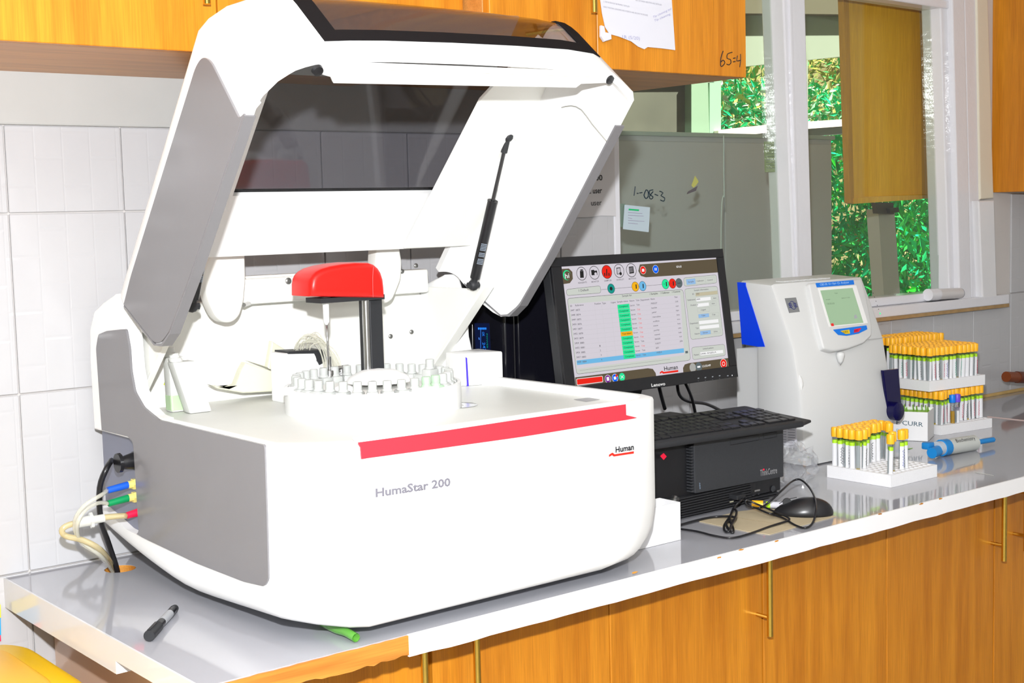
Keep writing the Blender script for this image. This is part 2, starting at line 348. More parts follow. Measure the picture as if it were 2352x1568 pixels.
# board behind the right pane stands in for the wall cabinet's reflection
wb = thing('cabinet_reflection', 'tall orange brown board standing in for the cabinet reflection in the right pane', 'board', tuple(ay(2050, 455, 0.13)))
BW = wood('reflected_amber', (1.0, 0.52, 0.04), (0.85, 0.42, 0.03))
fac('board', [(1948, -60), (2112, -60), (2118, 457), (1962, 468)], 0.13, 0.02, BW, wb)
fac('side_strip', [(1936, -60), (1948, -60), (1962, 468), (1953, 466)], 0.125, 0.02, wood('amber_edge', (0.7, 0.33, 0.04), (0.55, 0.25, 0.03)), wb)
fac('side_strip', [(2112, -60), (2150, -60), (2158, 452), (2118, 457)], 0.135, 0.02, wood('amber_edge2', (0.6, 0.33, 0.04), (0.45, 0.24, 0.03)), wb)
fac('bottom_batten', [(1962, 455), (2118, 446), (2119, 457), (1962, 468)], 0.122, 0.01, BW, wb)
# foliage: hillside with loose leaves
def foliage(name, label, cols, x0, x1, y0, y1, z0, z1, n, seed, size=0.05):
    rnd = random.Random(seed); m = bpy.data.materials.new(name); m.use_nodes = True; nt = m.node_tree; bs = nt.nodes['Principled BSDF']
    g = nt.nodes.new('ShaderNodeNewGeometry'); r = nt.nodes.new('ShaderNodeValToRGB'); r.color_ramp.interpolation = 'CONSTANT'
    el = r.color_ramp.elements
    for i, c in enumerate(cols):
        e = el[i] if i < 2 else el.new(i / len(cols)); e.position = i / len(cols); e.color = (*c, 1)
    nt.links.new(g.outputs['Random Per Island'], r.inputs[0]); nt.links.new(r.outputs[0], bs.inputs['Base Color']); bs.inputs['Roughness'].default_value = 0.85; bs.inputs['Specular IOR Level'].default_value = 0.15
    vs = []; fs = []
    for i in range(n):
        c = Vector((rnd.uniform(x0, x1), rnd.uniform(y0, y1), rnd.uniform(z0, z1))); s = size * rnd.uniform(0.4, 1.2)
        d = Vector((rnd.gauss(0, 1), rnd.gauss(0, .6), rnd.gauss(0.2, 1))).normalized(); e = Vector((rnd.gauss(0, 1), rnd.gauss(-1, .6), rnd.gauss(0.3, 1))).normalized(); e = d.cross(e).normalized()
        k = len(vs); mid = Vector((0, -0.15 * s, 0)); vs += [c - d * s, c + e * s * 0.3 + mid, c + d * s, c - e * s * 0.3 + mid]; fs.append((k, k + 1, k + 2)); fs.append((k, k + 2, k + 3))
    me = bpy.data.meshes.new(name); me.from_pydata(vs, [], fs); me.materials.append(m)
    o = bpy.data.objects.new(name, me); COL.objects.link(o); tag(o, label, 'foliage', None, 'stuff'); return o
b = nb()
bmesh.ops.create_grid(b, x_segments=50, y_segments=30, size=1)
rn = random.Random(3)
for v in b.verts: v.co = Vector((5.0 + v.co.x * 4.0, 2.6 + rn.uniform(-.1, .1) + 0.4 * v.co.y, 1.9 + v.co.y * 1.9))
hm = mat('earth_bank', (0.36, 0.30, 0.12), rough=0.9, var=0.75, vscale=3, bump=0.6, bscale=6)
obj('earth_bank', b, hm, None, None, None, None, 'structure')
def mid(px, py, y): return ay(px, py, y)
g1 = ay(1640, 320, 2.2); g2 = ay(1960, 120, 2.2)
foliage('hillside_plants', 'bright green weeds over stones on the bank seen through upper openings', [(0.0, 0.55, 0.18), (0.0, 0.42, 0.12), (0.40, 0.75, 0.45), (0.55, 0.50, 0.14), (0.0, 0.62, 0.25), (0.62, 0.66, 0.55)], g1.x - .3, g2.x + .4, 1.9, 2.3, ay(1800, 300, 2.1).z - 0.1, ay(1800, 195, 2.1).z, 4500, 5, 0.032)
foliage('hillside_scrub', 'olive yellow dry scrub high on the bank above the weeds', [(0.42, 0.42, 0.08), (0.5, 0.42, 0.12), (0.28, 0.30, 0.08), (0.1, 0.55, 0.15)], g1.x - .3, g2.x + .4, 2.1, 2.5, ay(1800, 195, 2.1).z, ay(1800, 100, 2.1).z + .1, 1800, 8, 0.035)
g1 = ay(1900, 690, 1.6); g2 = ay(2200, 330, 1.6)
foliage('garden_shrub', 'dense bright green shrub outside below the cabinet reflection', [(0.0, 0.52, 0.15), (0.0, 0.36, 0.10), (0.01, 0.45, 0.01), (0.0, 0.65, 0.28), (0.0, 0.30, 0.04), (0.05, 0.60, 0.10)], g1.x - .2, g2.x + .5, 1.1, 1.7, 0.55, ay(2000, 320, 1.4).z, 16000, 9, 0.036)

# ---------------------------------------------------------------- upper and base cabinets
def cup(name, label, x0, x1, yf, z0, z1, doors, handles, group=None, cm=None):
    t = thing(name, label, 'cabinet', ((x0 + x1) / 2, yf / 2, z0))
    b = nb(); box(b, x0, x1, yf + 0.018, 0.0 if z0 > 1 else -0.004, z0, z1, 0.001, 1); obj('carcass', b, cm or (WOODX if z0 > 1 else WOODD), t)
    hs = []
    for xa, xb in doors:
        b = nb(); box(b, xa + 0.0012, xb - 0.0012, yf, yf + 0.018, z0 + (0 if z0 > 1 else 0.02), z1, 0.0012, 1); hs.append(obj('door', b, WOODD, t))
    for di, hx, h0, h1 in handles:
        b = nb(); tube(b, [(hx, yf - 0.032, h0), (hx, yf - 0.032, h1)], 0.0058, 12, 0)
        for hz in (h0 + 0.035, h1 - 0.035): tube(b, [(hx, yf, hz), (hx, yf - 0.032, hz)], 0.004, 8, 0)
        obj('handle', b, BRASS, hs[di], smooth=40)
    return t, hs
cup('wall_cabinet', 'long orange laminate wall cabinet above the tiles at far left', 0.0, 1.45, -0.382, 1.734, 2.5, [(0.0, 0.58), (0.58, 0.985), (0.985, 1.45)], [(1, 0.952, 1.80, 1.98)])
wc2, wc2d = cup('wall_cabinet', 'orange laminate wall cabinet with pinned notice left of the window', 1.455, 2.10, -0.445, 1.738, 2.5, [(1.455, 1.70), (1.70, 2.10)], [(0, 1.665, 1.83, 2.02)])
t, hs = cup('wall_cabinet', 'orange laminate wall cabinet at the right edge of the window', 3.685, 4.3, -0.40, 1.508, 2.5, [(3.685, 4.0), (4.0, 4.3)], [], None, WOODD)
YD = -0.60
K_ = 1.063
H0, H1 = 0.732, 0.86
def zk(z): return 1.483 - (1.483 - z) * K_
cup('base_cabinet', 'leftmost orange base cabinet under the worktop end, before the dark gap', 0.82, 1.105 * K_, YD, 0.0, 0.848, [(0.82, 1.101 * K_)], [(0, 1.083 * K_, .64, H1)])
cup('base_cabinet', 'orange base cabinet right of the dark gap, under the big analyser', 1.117 * K_, 1.838 * K_, YD, 0.0, 0.848, [(1.117 * K_, 1.468 * K_), (1.468 * K_, 1.838 * K_)], [(0, 1.176 * K_, .64, H1), (1, 1.823 * K_, zk(.731), H1)])
cup('base_cabinet', 'orange base cabinet below the computer mouse', 1.84 * K_, 2.578 * K_, YD, 0.0, 0.848, [(1.84 * K_, 2.203 * K_), (2.203 * K_, 2.578 * K_)], [(1, 2.567 * K_, zk(.731), H1)])
cup('base_cabinet', 'rightmost orange base cabinet cut by the frame edge', 2.58 * K_, 3.9, YD, 0.0, 0.848, [(2.58 * K_, 2.95 * K_), (2.95 * K_, 3.4), (3.4, 3.9)], [(0, 2.652 * K_, zk(.737), H1)])
q_ = [o for o in bpy.data.objects if o.name.startswith('base_cabinet') and o.type == 'EMPTY'][0]
b = nb(); box(b, .8175, .8198, YD + .002, -.012, .02, .846, .0005, 1); obj('side_panel', b, mat('peach_laminate', (.66, .47, .36), rough=.12), q_, 'glossy peach end panel')
b = nb(); box(b, 1.105 * K_, 1.117 * K_, -0.57, -0.01, 0.0, 0.847); obj('gap_shade_block', b, mat('gap_shade', (0.01, 0.008, 0.006), rough=0.9), None, 'dark narrow gap between two base cabinets, its shade painted on a block', 'panel')  # near-black block paints the shade inside the open gap

# ---------------------------------------------------------------- worktop
ct = thing('worktop', 'pale lavender grey glossy laminate worktop with white edging', 'worktop', (2.0, -0.36, 0.862))
b = nb(); prism(b, rounded([(0.744, -0.73), (4.3, -0.73), (4.3, -0.003), (0.744, -0.003)], 0.002, 2), 'z', 0.872, 0.9)
slab = obj('top', b, TOPM, ct)
b = nb(); lathe(b, [(0, 0.86), (0.026, 0.86), (0.026, 0.92), (0, 0.92)], 32, Matrix.Translation((0.909, -0.088, 0))); cut = obj('c', b, WHITE)
slab.location = (0, 0, 0); slab.parent = None; boolean(slab, [cut]); kill(cut); slab.parent = ct; slab.location = -ct.location
slab.data.materials.clear(); slab.data.materials.append(TOPM)
b = nb(); lathe(b, [(0.0252, 0.87), (0.0256, 0.8995)], 32, Matrix.Translation((0.909, -0.088, 0))); lathe(b, [(0, 0.8705), (0.0256, 0.8705)], 32, Matrix.Translation((0.909, -0.088, 0))); obj('cable_hole_lining', b, RAWW, ct, 'bare wooden lining of the cable hole')
b = nb()
xs = 1.055; pts = []
P = [(xs, 0.901)]; n = 90
rb = random.Random(2)
top = [(xs + (4.3 - xs) * i / n, 0.9005) for i in range(n + 1)]; bot = [(p[0], 0.868 + rb.uniform(-0.0012, 0.0008)) for p in top]
prism(b, top + bot[::-1], 'y', -0.734, -0.7302); obj('front_edging', b, EDGE, ct, 'white edging strip')
b = nb(); rb = random.Random(5)
top = [(0.75 + (xs - 0.75) * i / 26, 0.899 - rb.uniform(0, 0.001)) for i in range(27)]; bot = [(p[0], 0.872 + rb.uniform(-0.003, 0.002)) for p in top]
prism(b, top + bot[::-1], 'y', -0.7335, -0.7302); obj('bare_edge', b, RAWW, ct, 'bare chipboard edge where the strip is missing')
b = nb(); prism(b, [(-0.734, 0.9), (-0.003, 0.9), (-0.003, 0.85), (-0.463, 0.85), (-0.463, 0.869), (-0.734, 0.869)], 'x', 0.7405, 0.7438); obj('end_edging', b, mat('end_laminate', (0.66, 0.66, 0.68), rough=0.1), ct)
b = nb(); box(b, 0.7438, 0.812, -0.463, -0.44, 0.85, 0.8715); box(b, 0.7438, 0.80, -0.44, -0.01, 0.85, 0.8715); obj('end_batten', b, EDGE, ct)
b = nb(); box(b, 0.83, 4.2, -0.585, -0.02, 0.8485, 0.8715); obj('support_board', b, RAWW, ct)
# chips in the edging
for i, px in enumerate([(1458, 1314), (1652, 1280), (1702, 1262), (1784, 1242), (2022, 1180), (2116, 1157), (2160, 1145)]):
    p = ay(px[0], px[1], -0.7342); b = nb(); rr = random.Random(i); prism(b, [(p.x + math.cos(a) * 0.008 * rr.uniform(.5, 1), p.z + math.sin(a) * 0.0022 * rr.uniform(.4, 1)) for a in [k * PI / 4 for k in range(8)]], 'y', -0.7345, -0.7338); obj('chip', b, RAWW, ct)
b = nb(); pa, pb = az(2268, 957, .9), az(2352, 966, .9)
d = (pb - pa).normalized(); tube(b, [pa, pb + d * .3], 0.0022, 6, 0); obj('seam_strip', b, mat('pink_seam', (0.55, 0.42, 0.40), rough=0.5), ct)
b = nb(); box(b, 3.3, 4.3, -0.014, -0.006, 0.9, 0.909, 0.002); obj('trim_5', b, mat('old_sealant', (0.62, 0.42, 0.16), rough=0.8, var=.2, vscale=30), kind='structure')
# ---------------------------------------------------------------- big analyser
AN = thing('chemistry_analyser', 'large white benchtop analyser with open hinged lid, grey sides and red front strip', 'analyser', (1.24, -0.39, 0.9))
outline = [(.893, -.062), (.896, -.050), (.908, -.045), (1.54, -.045), (1.572, -.055), (1.582, -.09), (1.583, -.2), (1.583, -.3), (1.584, -.4), (1.584, -.5), (1.584, -.60), (1.583, -.675), (1.575, -.700), (1.55, -.716), (1.49, -.730), (1.0, -.730), (.972, -.720), (.93, -.694), (.902, -.668), (.893, -.655)] + [(.893, y_ / 100) for y_ in (-60, -55, -50, -45, -40, -36, -32, -28, -24, -20, -16, -12)]
ZB, ZT = .918, 1.18
def binset(h, r): return 0 if h >= r else r - math.sqrt(max(0, r * r - (r - h) ** 2))
def bring(z, extra=0.0):
    h = z - ZB; il = binset(h, .022) + extra; ir = binset(h, .085) + extra; fr = binset(h, .020) + extra
    out = []
    for x, y in outline:
        x2 = .893 + il + (x - .893) * (.691 - il - ir) / .691; yy = -.73 + fr + (y + .73) * (.685 - fr - extra) / .685
        rise = .055 * max(0, (yy + .42) / .37) ** 1.5 * (1 - h / (ZT - ZB)) + .020 * max(0, (1.0 - x2) / .107) ** 1.5 * max(0, min(1, (-yy - .35) / .3)) * max(0, 1 - h / .12); out.append(Vector((x2, yy, z + rise)))
    return out
b = nb(); rings = []
for z, e in [(ZB, 0), (ZB + .002, 0), (ZB + .006, 0), (ZB + .012, 0), (ZB + .02, 0), (ZB + .032, 0), (ZB + .05, 0), (ZB + .085, 0), (1.08, 0), (1.174, 0), (1.1785, .0015), (ZT, .005), (ZT, .016), (1.162, .020)]:
    rings.append([b.verts.new(p) for p in bring(z, e)])
for r0, r1 in zip(rings, rings[1:]):
    n = len(r0)
    for k in range(n): b.faces.new((r0[k], r0[(k + 1) % n], r1[(k + 1) % n], r1[k]))
b.faces.new(rings[0]); b.faces.new(rings[-1])
body = obj('housing', b, WHITE, None, smooth=35)
rec = [(238, 988), (298, 1002), (309, 1016), (322, 1220), (315, 1228), (290, 1216), (264, 1192), (250, 1168)]
RX = .893
rp = [(ax(p[0], p[1], RX).y, ax(p[0], p[1], RX).z) for p in rec]
rp[0] = (-.03, rp[0][1]); rp[-1] = (-.03, rp[-1][1])
b = nb(); prism(b, rounded(rp, .006), 'x', .80, .9085); cutR = obj('c', b, WHITE)
boolean(body, [cutR]); body.parent = AN; body.location = -AN.location
inl = [(221, 800), (226, 768), (245, 760), (289, 755), (297, 800), (300, 850), (309, 900), (329, 935), (364, 964), (608, 1022), (613, 1180), (617, 1330), (608, 1346), (560, 1335), (450, 1292), (330, 1235), (268, 1199), (251, 1172), (241, 1080), (232, 960)]
ip = [(ax(p[0], p[1], .891).y, ax(p[0], p[1], .891).z) for p in inl]
b = nb(); prism(b, rounded(ip, .006, 3), 'x', .8905, .8945); gi = obj('side_panel', b, GREY, None, 'grey side panel'); boolean(gi, [cutR]); kill(cutR)
gi.parent = AN; gi.location = -AN.location
b = nb(); prism(b, [(-.046, rp[0][1])] + rp[1:7] + [(-.046, rp[7][1])], 'x', .9072, .9092); obj('socket_plate', b, GREYB, AN, 'blue grey recessed socket plate')
b = nb(); box(b, .897, .908, rp[2][0] + .002, rp[2][0] + .006, rp[4][1], rp[1][1]); obj('recess_wall', b, GREYB, AN)
# deck
b = nb(); prism3(b, [Vector((p.x, p.y, 1.163)) for p in bring(1.16, .021)], (0, 0, .003)); obj('deck', b, DECKM, AN, 'scuffed off white deck')
# uprights
up = [(-.165, 1.369), (-.11, 1.352), (-.074, 1.337), (-.052, 1.305), (-.046, 1.25), (-.048, 1.1365), (-.30, 1.1365), (-.292, 1.178), (-.262, 1.180), (-.232, 1.192), (-.205, 1.215), (-.194, 1.25), (-.190, 1.31)]
b = nb(); prism(b, up, 'x', .8926, .926, .003); obj('upright', b, WHITE, AN)
b = nb(); prism(b, up, 'x', 1.549, 1.5846, .003); obj('upright', b, WHITE, AN)
ch = [(-.352, 1.368), (-.335, 1.372), (-.09, 1.372), (-.075, 1.165), (-.172, 1.165)]
c1_, c2_ = ax(1112, 694, 1.551), ax(1066, 764, 1.551); k_ = (c1_.y - c2_.y) / (c1_.z - c2_.z)
def cy_(z): return c2_.y + k_ * (z - c2_.z)
for xa, xb, fa, fb in ((.932, .938, .932, .943), (1.545, 1.551, 1.528, 1.551)):
    b = nb(); prism(b, [(cy_(1.345) + .008, 1.345), (-.12, 1.345), (-.09, 1.165), (cy_(1.165) + .008, 1.165)], 'x', xa, xb, .001)
    prism(b, [(cy_(1.350), 1.350), (cy_(1.350) + .008, 1.353), (cy_(1.166) + .008, 1.166), (cy_(1.166), 1.166)], 'x', fa, fb, .001); obj('inner_cheek', b, WHITE2, AN)
b = nb(); box(b, .926, 1.549, -.086, -.068, 1.16, 1.342, .003); obj('rear_wall', b, WHITE2, AN)
b = nb(); box(b, 1.10, 1.54, -.128, -.10, 1.335, 1.380, .004); box(b, 1.15, 1.43, -.125, -.105, 1.38, 1.385, .002); obj('cross_beam', b, WHITE2, AN)
b = nb(); box(b, 1.10, 1.54, -.10, -.086, 1.338, 1.352); obj('beam_mount', b, WHITE2, AN)
def screw(P, n, parent, r=.006):
    b = nb(); lathe(b, [(0, 0), (r, 0), (r, .0015), (r * .55, .0028), (r * .5, .0012), (0, .0012)], 14, aim(P, n)); return obj('screw', b, mat('screw_steel', (.22, .22, .21), rough=.4, metal=.7), parent, 'steel screw', smooth=30)
screw(ay(662, 645, -.129), (0, -1, 0), AN)
for p in [(923, 623), (955, 610)]: screw(ay(p[0], p[1], -.129), (0, -1, 0), AN, .0045)
for p in [(897, 772), (945, 762), (1010, 785)]: screw(ay(p[0], p[1], -.088), (0, -1, 0), AN, .0045)
# red strip
rs = [(822, 1016), (1000, 992), (1200, 962), (1438, 928), (1439, 953), (1464, 959), (1440, 964), (1200, 1003), (1000, 1031), (831, 1054), (829, 1028)]
b = nb(); prism3(b, [ay(p[0], p[1], -.7312) for p in rs], (0, .003, 0), .0004, 1); obj('grip_strip', b, REDS, AN, 'red grip strip')
b = nb(); prism3(b, [ay(p[0], p[1], -.7302) for p in [(812, 1006), (1438, 919), (1438, 930), (822, 1019)]], (0, .004, 0)); obj('lip', b, WHITE, AN)
# printed marks on the front
b = nb(); text(b, 'HumaStar 200', ay(863, 1141, -.7316), ay(1035, 1115, -.7316), ay(863, 1122, -.7306).z - ay(863, 1141, -.7306).z, up=(0, 0, 1), bold=.03); obj('lettering', b, INKG, AN, 'raised grey lettering')
b = nb(); text(b, 'Human', ay(1414, 1039, -.7314), ay(1456, 1032, -.7314), .009, up=(0, 0, 1), bold=.03); obj('lettering', b, INK, AN, 'small black lettering')
b = nb(); prism3(b, [ay(p[0], p[1], -.7307) for p in [(1399, 1044), (1407, 1039), (1412, 1043), (1456, 1036), (1456, 1041), (1410, 1048), (1406, 1045), (1399, 1049)]], (0, .0004, 0)); obj('logo_bar', b, mat('logo_red', (0.8, .02, .01), var=0), AN, 'red logo underline')
for fx in (1.03, 1.42):
    for fy in (-.63, -.14): b = nb(); lathe(b, [(0, .9), (.016, .9), (.014, .925), (0, .925)], 16, Matrix.Translation((fx, fy, 0))); obj('foot', b, BLACK, AN)
b = nb(); prism3(b, [az(p[0], p[1], 1.1665) for p in [(1318, 917), (1352, 913), (1378, 917), (1346, 922)]], (0, 0, .0003)); obj('sticker', b, mat('grey_sticker', (.35, .35, .36)), AN, 'small grey printed sticker')

# lid
HY, HZ = -.163, 1.383
ML = Matrix(((1, 0, 0, 0), (0, -.640, .768, HY), (0, .769, .640, HZ), (0, 0, 0, 1)))
def Lp(x, u, w_): return ML @ Vector((x, u, w_))
LIDO = [(.893, 0), (.893, .30), (.893, .495), (.903, .516), (.925, .538), (.955, .552), (1.0, .561), (1.06, .565), (1.12, .567), (1.24, .568), (1.37, .567), (1.48, .564), (1.54, .558), (1.568, .548), (1.580, .532), (1.580, .30), (1.580, 0)]
def lid_surface(off=0.0):
    b = nb(); R = []
    lv = [(-.205, .14, 0), (-.200, .097, 0), (-.195, .072, 0), (-.185, .046, 0), (-.173, .028, 0), (-.15, .018, 0), (-.12, .010, 0), (-.08, .004, 0), (-.045, 0, 0)]
    r = .036
    for k in range(1, 7):
        a = k / 6 * PI / 2; lv.append((-r + r * math.sin(a), 0, r - r * math.cos(a)))
    for wv, ur, d in lv:
        d2 = d - off; row = []
        for i, (x, u) in enumerate(LIDO):
            x2 = .893 + d2 + (x - .893) * (.687 - 2 * d2) / .687
            if i in (0, len(LIDO) - 1): u2 = ur
            else: u2 = u * (1 - d2 / .568); u2 = max(u2, ur + .01)
            row.append(b.verts.new(Lp(x2, u2, wv + (off if wv > -.1 else 0))))
        R.append(row)
    for r0, r1 in zip(R, R[1:]):
        for k in range(len(r0) - 1): b.faces.new((r0[k], r0[k + 1], r1[k + 1], r1[k]))
    b.faces.new(R[-1])
    bmesh.ops.recalc_face_normals(b, faces=b.faces)
    top = b.faces[-1] if False else max(b.faces, key=lambda f: f.calc_area()); b.normal_update()
    tf = [f for f in b.faces if len(f.verts) > 4][0]
    if tf.normal.dot(Vector((0, .768, .64))) < 0: bmesh.ops.reverse_faces(b, faces=b.faces)
    return b
def lid_obj(name, m, off, th, cut=[], keep=[]):
    b = lid_surface(off); me = bpy.data.meshes.new(name)
    for f in b.faces: f.smooth = len(f.verts) == 4
    b.to_mesh(me); b.free(); me.materials.append(m); o = bpy.data.objects.new(name, me); COL.objects.link(o)
    s = o.modifiers.new('s', 'SOLIDIFY'); s.thickness = th; s.offset = -1
    bpy.context.view_layer.update(); dg = bpy.context.evaluated_depsgraph_get(); o2 = bpy.data.meshes.new_from_object(o.evaluated_get(dg)); o.modifiers.clear(); o.data = o2
    if keep: boolean(o, keep, 'INTERSECT')
    if cut: boolean(o, cut)
    try: o.data.set_sharp_from_angle(angle=math.radians(35))
    except Exception: pass
    return o
def cutter(x0, x1, u0, u1, w0, w1):
    b = nb(); box(b, x0, x1, u0, u1, w0, w1, 0, M=ML); return obj('c', b, WHITE)
def cutp(x0, x1, u0, w0, w1):
    b = nb(); prism3(b, [Lp(x0, u0, w0), Lp((x0 + x1) / 2, u0, (w0 + w1) / 2 - .0), Lp(x1, u0, w1), Lp(x1, u0, .2), Lp(x0, u0, .2)], ML.to_3x3() @ Vector((0, .9, 0))); return obj('c', b, WHITE)
cA = cutp(1.043, 1.531, .19, -.118, -.095); 
b = nb(); prism3(b, [Lp(x, .502, w_) for x, w_ in ((.88, -.26), (.88, -.2065), (.905, -.202), (.925, -.195), (.95, -.186), (.975, -.179), (1.0, -.175), (1.05, -.173), (1.3, -.166), (1.535, -.159), (1.55, -.163), (1.561, -.180), (1.568, -.26))], ML.to_3x3() @ Vector((0, .12, 0))); cF = obj('c', b, WHITE)
cR = cutter(.958, 1.532, -.2, .062, -.03, .2)
LID = lid_obj('lid', WHITE, 0.0, .012, [cA, cR, cF]); LID.parent = AN; LID.location = -AN.location; tag(LID, 'white hinged lid raised open')
def lpart(name, m, o=None, bm=None, label=None, smooth=None):
    if o is None: o = obj(name, bm, m, None, smooth=smooth)
    o.parent = LID; o.location = (0, 0, 0); tag(o, label); return o

cB = cutp(1.018, 1.560, .165, -.140, -.114); cB2 = cutp(1.047, 1.527, .1935, -.113, -.090)
fo = lid_obj('window_frame', mat('black_window_band', (.014, .013, .014), rough=.7, spec=.02), .0014, .004, [cB2], [cB]); lpart('', None, fo, label='black band around the lid window')
cG = cutp(1.044, 1.530, .191, -.116, -.093)
go = lid_obj('window_pane', SMOKE, -.001, .002, [], [cG]); lpart('', None, go, label='smoked curved window pane')
kill(cA, cR, cB, cB2, cG, cF)
# inner liner and lower flange
b = nb(); prism3(b, [Lp(*p) for p in [(1.415, .075, -.02), (1.566, .075, -.02), (1.566, .50, -.02), (1.50, .53, -.02), (1.437, .40, -.02)]], (ML.to_3x3() @ Vector((0, 0, -.006))), .001); lpart('inner_liner', WHITE2, None, b)
b = nb(); box(b, 1.03, 1.45, .425, .556, -.016, -.0125, 0, 1, ML); lpart('added_pane_backing', mat('backing_grey', (.17, .175, .18), rough=.7), None, b, 'added grey strip behind the front pane')  # added plate, greys out the orange cabinet showing through the front pane
WV = ML.to_3x3() @ Vector((0, 0, .008))
b = nb(); prism3(b, [Lp(*p) for p in [(.990, .553, -.181), (1.553, .553, -.165), (1.545, .537, -.168), (1.49, .533, -.169), (1.482, .526, -.170), (1.025, .523, -.184), (1.018, .532, -.183), (.998, .536, -.182)]], WV, .002, 2); lpart('grip_flange', WHITE, None, b)
b = nb(); tube(b, [Lp(1.02, .5505, -.1815), Lp(1.03, .5485, -.1818), Lp(1.25, .549, -.1755), Lp(1.53, .549, -.1672)], .0016, 6, 3); lpart('flange_bead', WHITE2, None, b)
for xx, ww in ((.992, -.188), (1.548, -.170)):
    b = nb(); lathe(b, [(0, 0), (.0085, 0), (.0075, .005), (0, .007)], 16, aim(Lp(xx, .543, ww + .006), ML.to_3x3() @ Vector((0, 0, -1)))); lpart('bumper', BLACK, None, b, 'black rubber bumper', smooth=40)
# grey inlays on the lid sides
gl = [(-.001, -.045), (.022, -.165), (.040, -.180), (.080, -.1925), (.478, -.197), (.474, -.182), (.486, -.100), (.480, -.072), (.455, -.058), (.10, -.052)]
gl = [(0.004, -.050), (.030, -.168), (.048, -.186), (.080, -.197), (.20, -.203), (.482, -.203), (.470, -.196), (.486, -.085), (.478, -.062), (.455, -.052), (.06, -.046)]
for xa, xb in ((.8895, .8935), (1.5795, 1.586)):
    b = nb(); pts = rounded(gl, [.0, .012, .012, .006, 0, 0, .004, .02, .02, .02, .01], 4)
    prism3(b, [Lp(xa, u, w_) for u, w_ in pts], (xb - xa, 0, 0), .0005, 1); lpart('side_inlay', GREY, None, b, 'grey inlay on the lid side')
for xa, xb in ((.8893, .9062), (1.567, 1.5862)):
    q = [(.004, -.052), (.030, -.170), (.048, -.188), (.080, -.1985), (.20, -.2045), (.482, -.2045)]; q2 = [(u + (-.003 if i < 3 else 0), w_ - (.0035 if i > 1 else 0)) for i, (u, w_) in enumerate(q)]
    b = nb(); prism3(b, [Lp(xa, u, w_) for u, w_ in q + q2[::-1]], (xb - xa, 0, 0)); lpart('side_inlay_edge', GREY, None, b, 'grey edge of the side inlay')
# hinge arms
for pts in ([(497, 545), (563, 545), (566, 640), (562, 690), (553, 724), (536, 741), (513, 741), (497, 727), (484, 700), (472, 660), (470, 620), (482, 590)], [(868, 540), (918, 548), (920, 575), (925, 600), (923, 640), (912, 668), (902, 690), (886, 698), (872, 694), (862, 660)]):
    b = nb(); prism3(b, [ay(p[0], p[1], -.165) for p in rounded(pts, 12)], (0, .034, 0), .006, 3)
    lpart('hinge_arm', WHITE2, None, b, smooth=40)
b = nb(); tube(b, [ay(560, 700, -.14), ay(575, 695, -.12)], .004, 8, 0); lpart('hinge_pin', STEEL, None, b)
# bracket and screws on inner right wall
b = nb(); prism3(b, [ax(p[0], p[1], 1.566) for p in rounded([(1160, 225), (1168, 225), (1186, 300), (1190, 318), (1150, 330), (1138, 318)], 3)], (-.003, 0, 0), .0008, 1); lpart('strut_bracket', mat('bracket_grey', (.46, .46, .44), rough=.5), None, b)
b = nb(); lathe(b, [(0, 0), (.008, 0), (.009, .004), (.009, .014), (.006, .018), (0, .018)], 16, aim(ax(1182, 312, 1.560), (-.5, -.8, 0))); lpart('rubber_cap', FROST, None, b, smooth=40)
for p in [(1169, 247), (1122, 321), (1082, 398), (1044, 472)]:
    s = screw(ax(p[0], p[1], 1.5675), (-1, 0, 0), AN, .0055); s.parent = LID; s.location = (0, 0, 0)
for pp in ([(1102, 392), (1137, 331), (1160, 331)], [(1062, 466), (1098, 409), (1135, 408)], [(1053, 488), (1058, 484), (1088, 482)], [(970, 520), (1025, 478)], [(1180, 258), (1220, 259)], [(1290, 247), (1312, 243), (1335, 252), (1360, 285), (1393, 324)]):
    b = nb(); tube(b, [ax(p[0], p[1], 1.5675) for p in pp], .0011, 5, 2); lpart('rib_line', mat('groove_shade_grey', (.34, .34, .31), rough=.6), None, b)  # grey colour stands in for shade along grooves of the white lid
for pp in ([(545, 550), (850, 537)],):
    b = nb(); tube(b, [ay(p[0], p[1], -.232) for p in pp], .0016, 5, 0); lpart('rib_line', MATS['groove_shade_grey'], None, b)
# gas struts
def strut(x, a, c, label):
    A = Vector((x, *a)); Cc = Vector((x, *c)); m = A.lerp(Cc, .42)
    t = thing_s('gas_strut', label, AN)
    b = nb(); tube(b, [A.lerp(m, -.0), m], .0035, 10, 0); obj('rod', b, mat('dark_steel', (.08, .08, .085), rough=.2, metal=.8), t, smooth=40)
    b = nb(); tube(b, [m, Cc.lerp(A, .05)], .0092, 16, 0); tube(b, [m, m.lerp(Cc, .012)], .0098, 16, 0); obj('cylinder', b, BLACK, t, smooth=40)
    for P, q in ((A, Cc), (Cc, A)):
        b = nb(); d = (q - P).normalized(); tube(b, [P, P + d * .03], .0062, 10, 0); bmesh.ops.create_icosphere(b, subdivisions=2, radius=.0105, matrix=Matrix.Translation(P)); tube(b, [P + Vector((-.012, 0, 0)), P + Vector((.012, 0, 0))], .0062, 6, 0); obj('ball_joint', b, BLACKM, t, smooth=40)
    b = nb()
    nrm = Vector((-.45, -.9, 0)).normalized() if x > 1.2 else Vector((0, -1, 0)); axd = (A - Cc).normalized(); side = axd.cross(nrm).normalized(); nn = side.cross(axd)
    for i in range(5):
        o = Cc.lerp(A, .16) + nn * .0094 + side * ((i - 2) * .0022); text(b, 'IIII III IIIII', o, o + axd * .04, .0014, up=side)
    obj('printed_label', b, mat('pale_print', (.5, .6, .75), var=0), t)
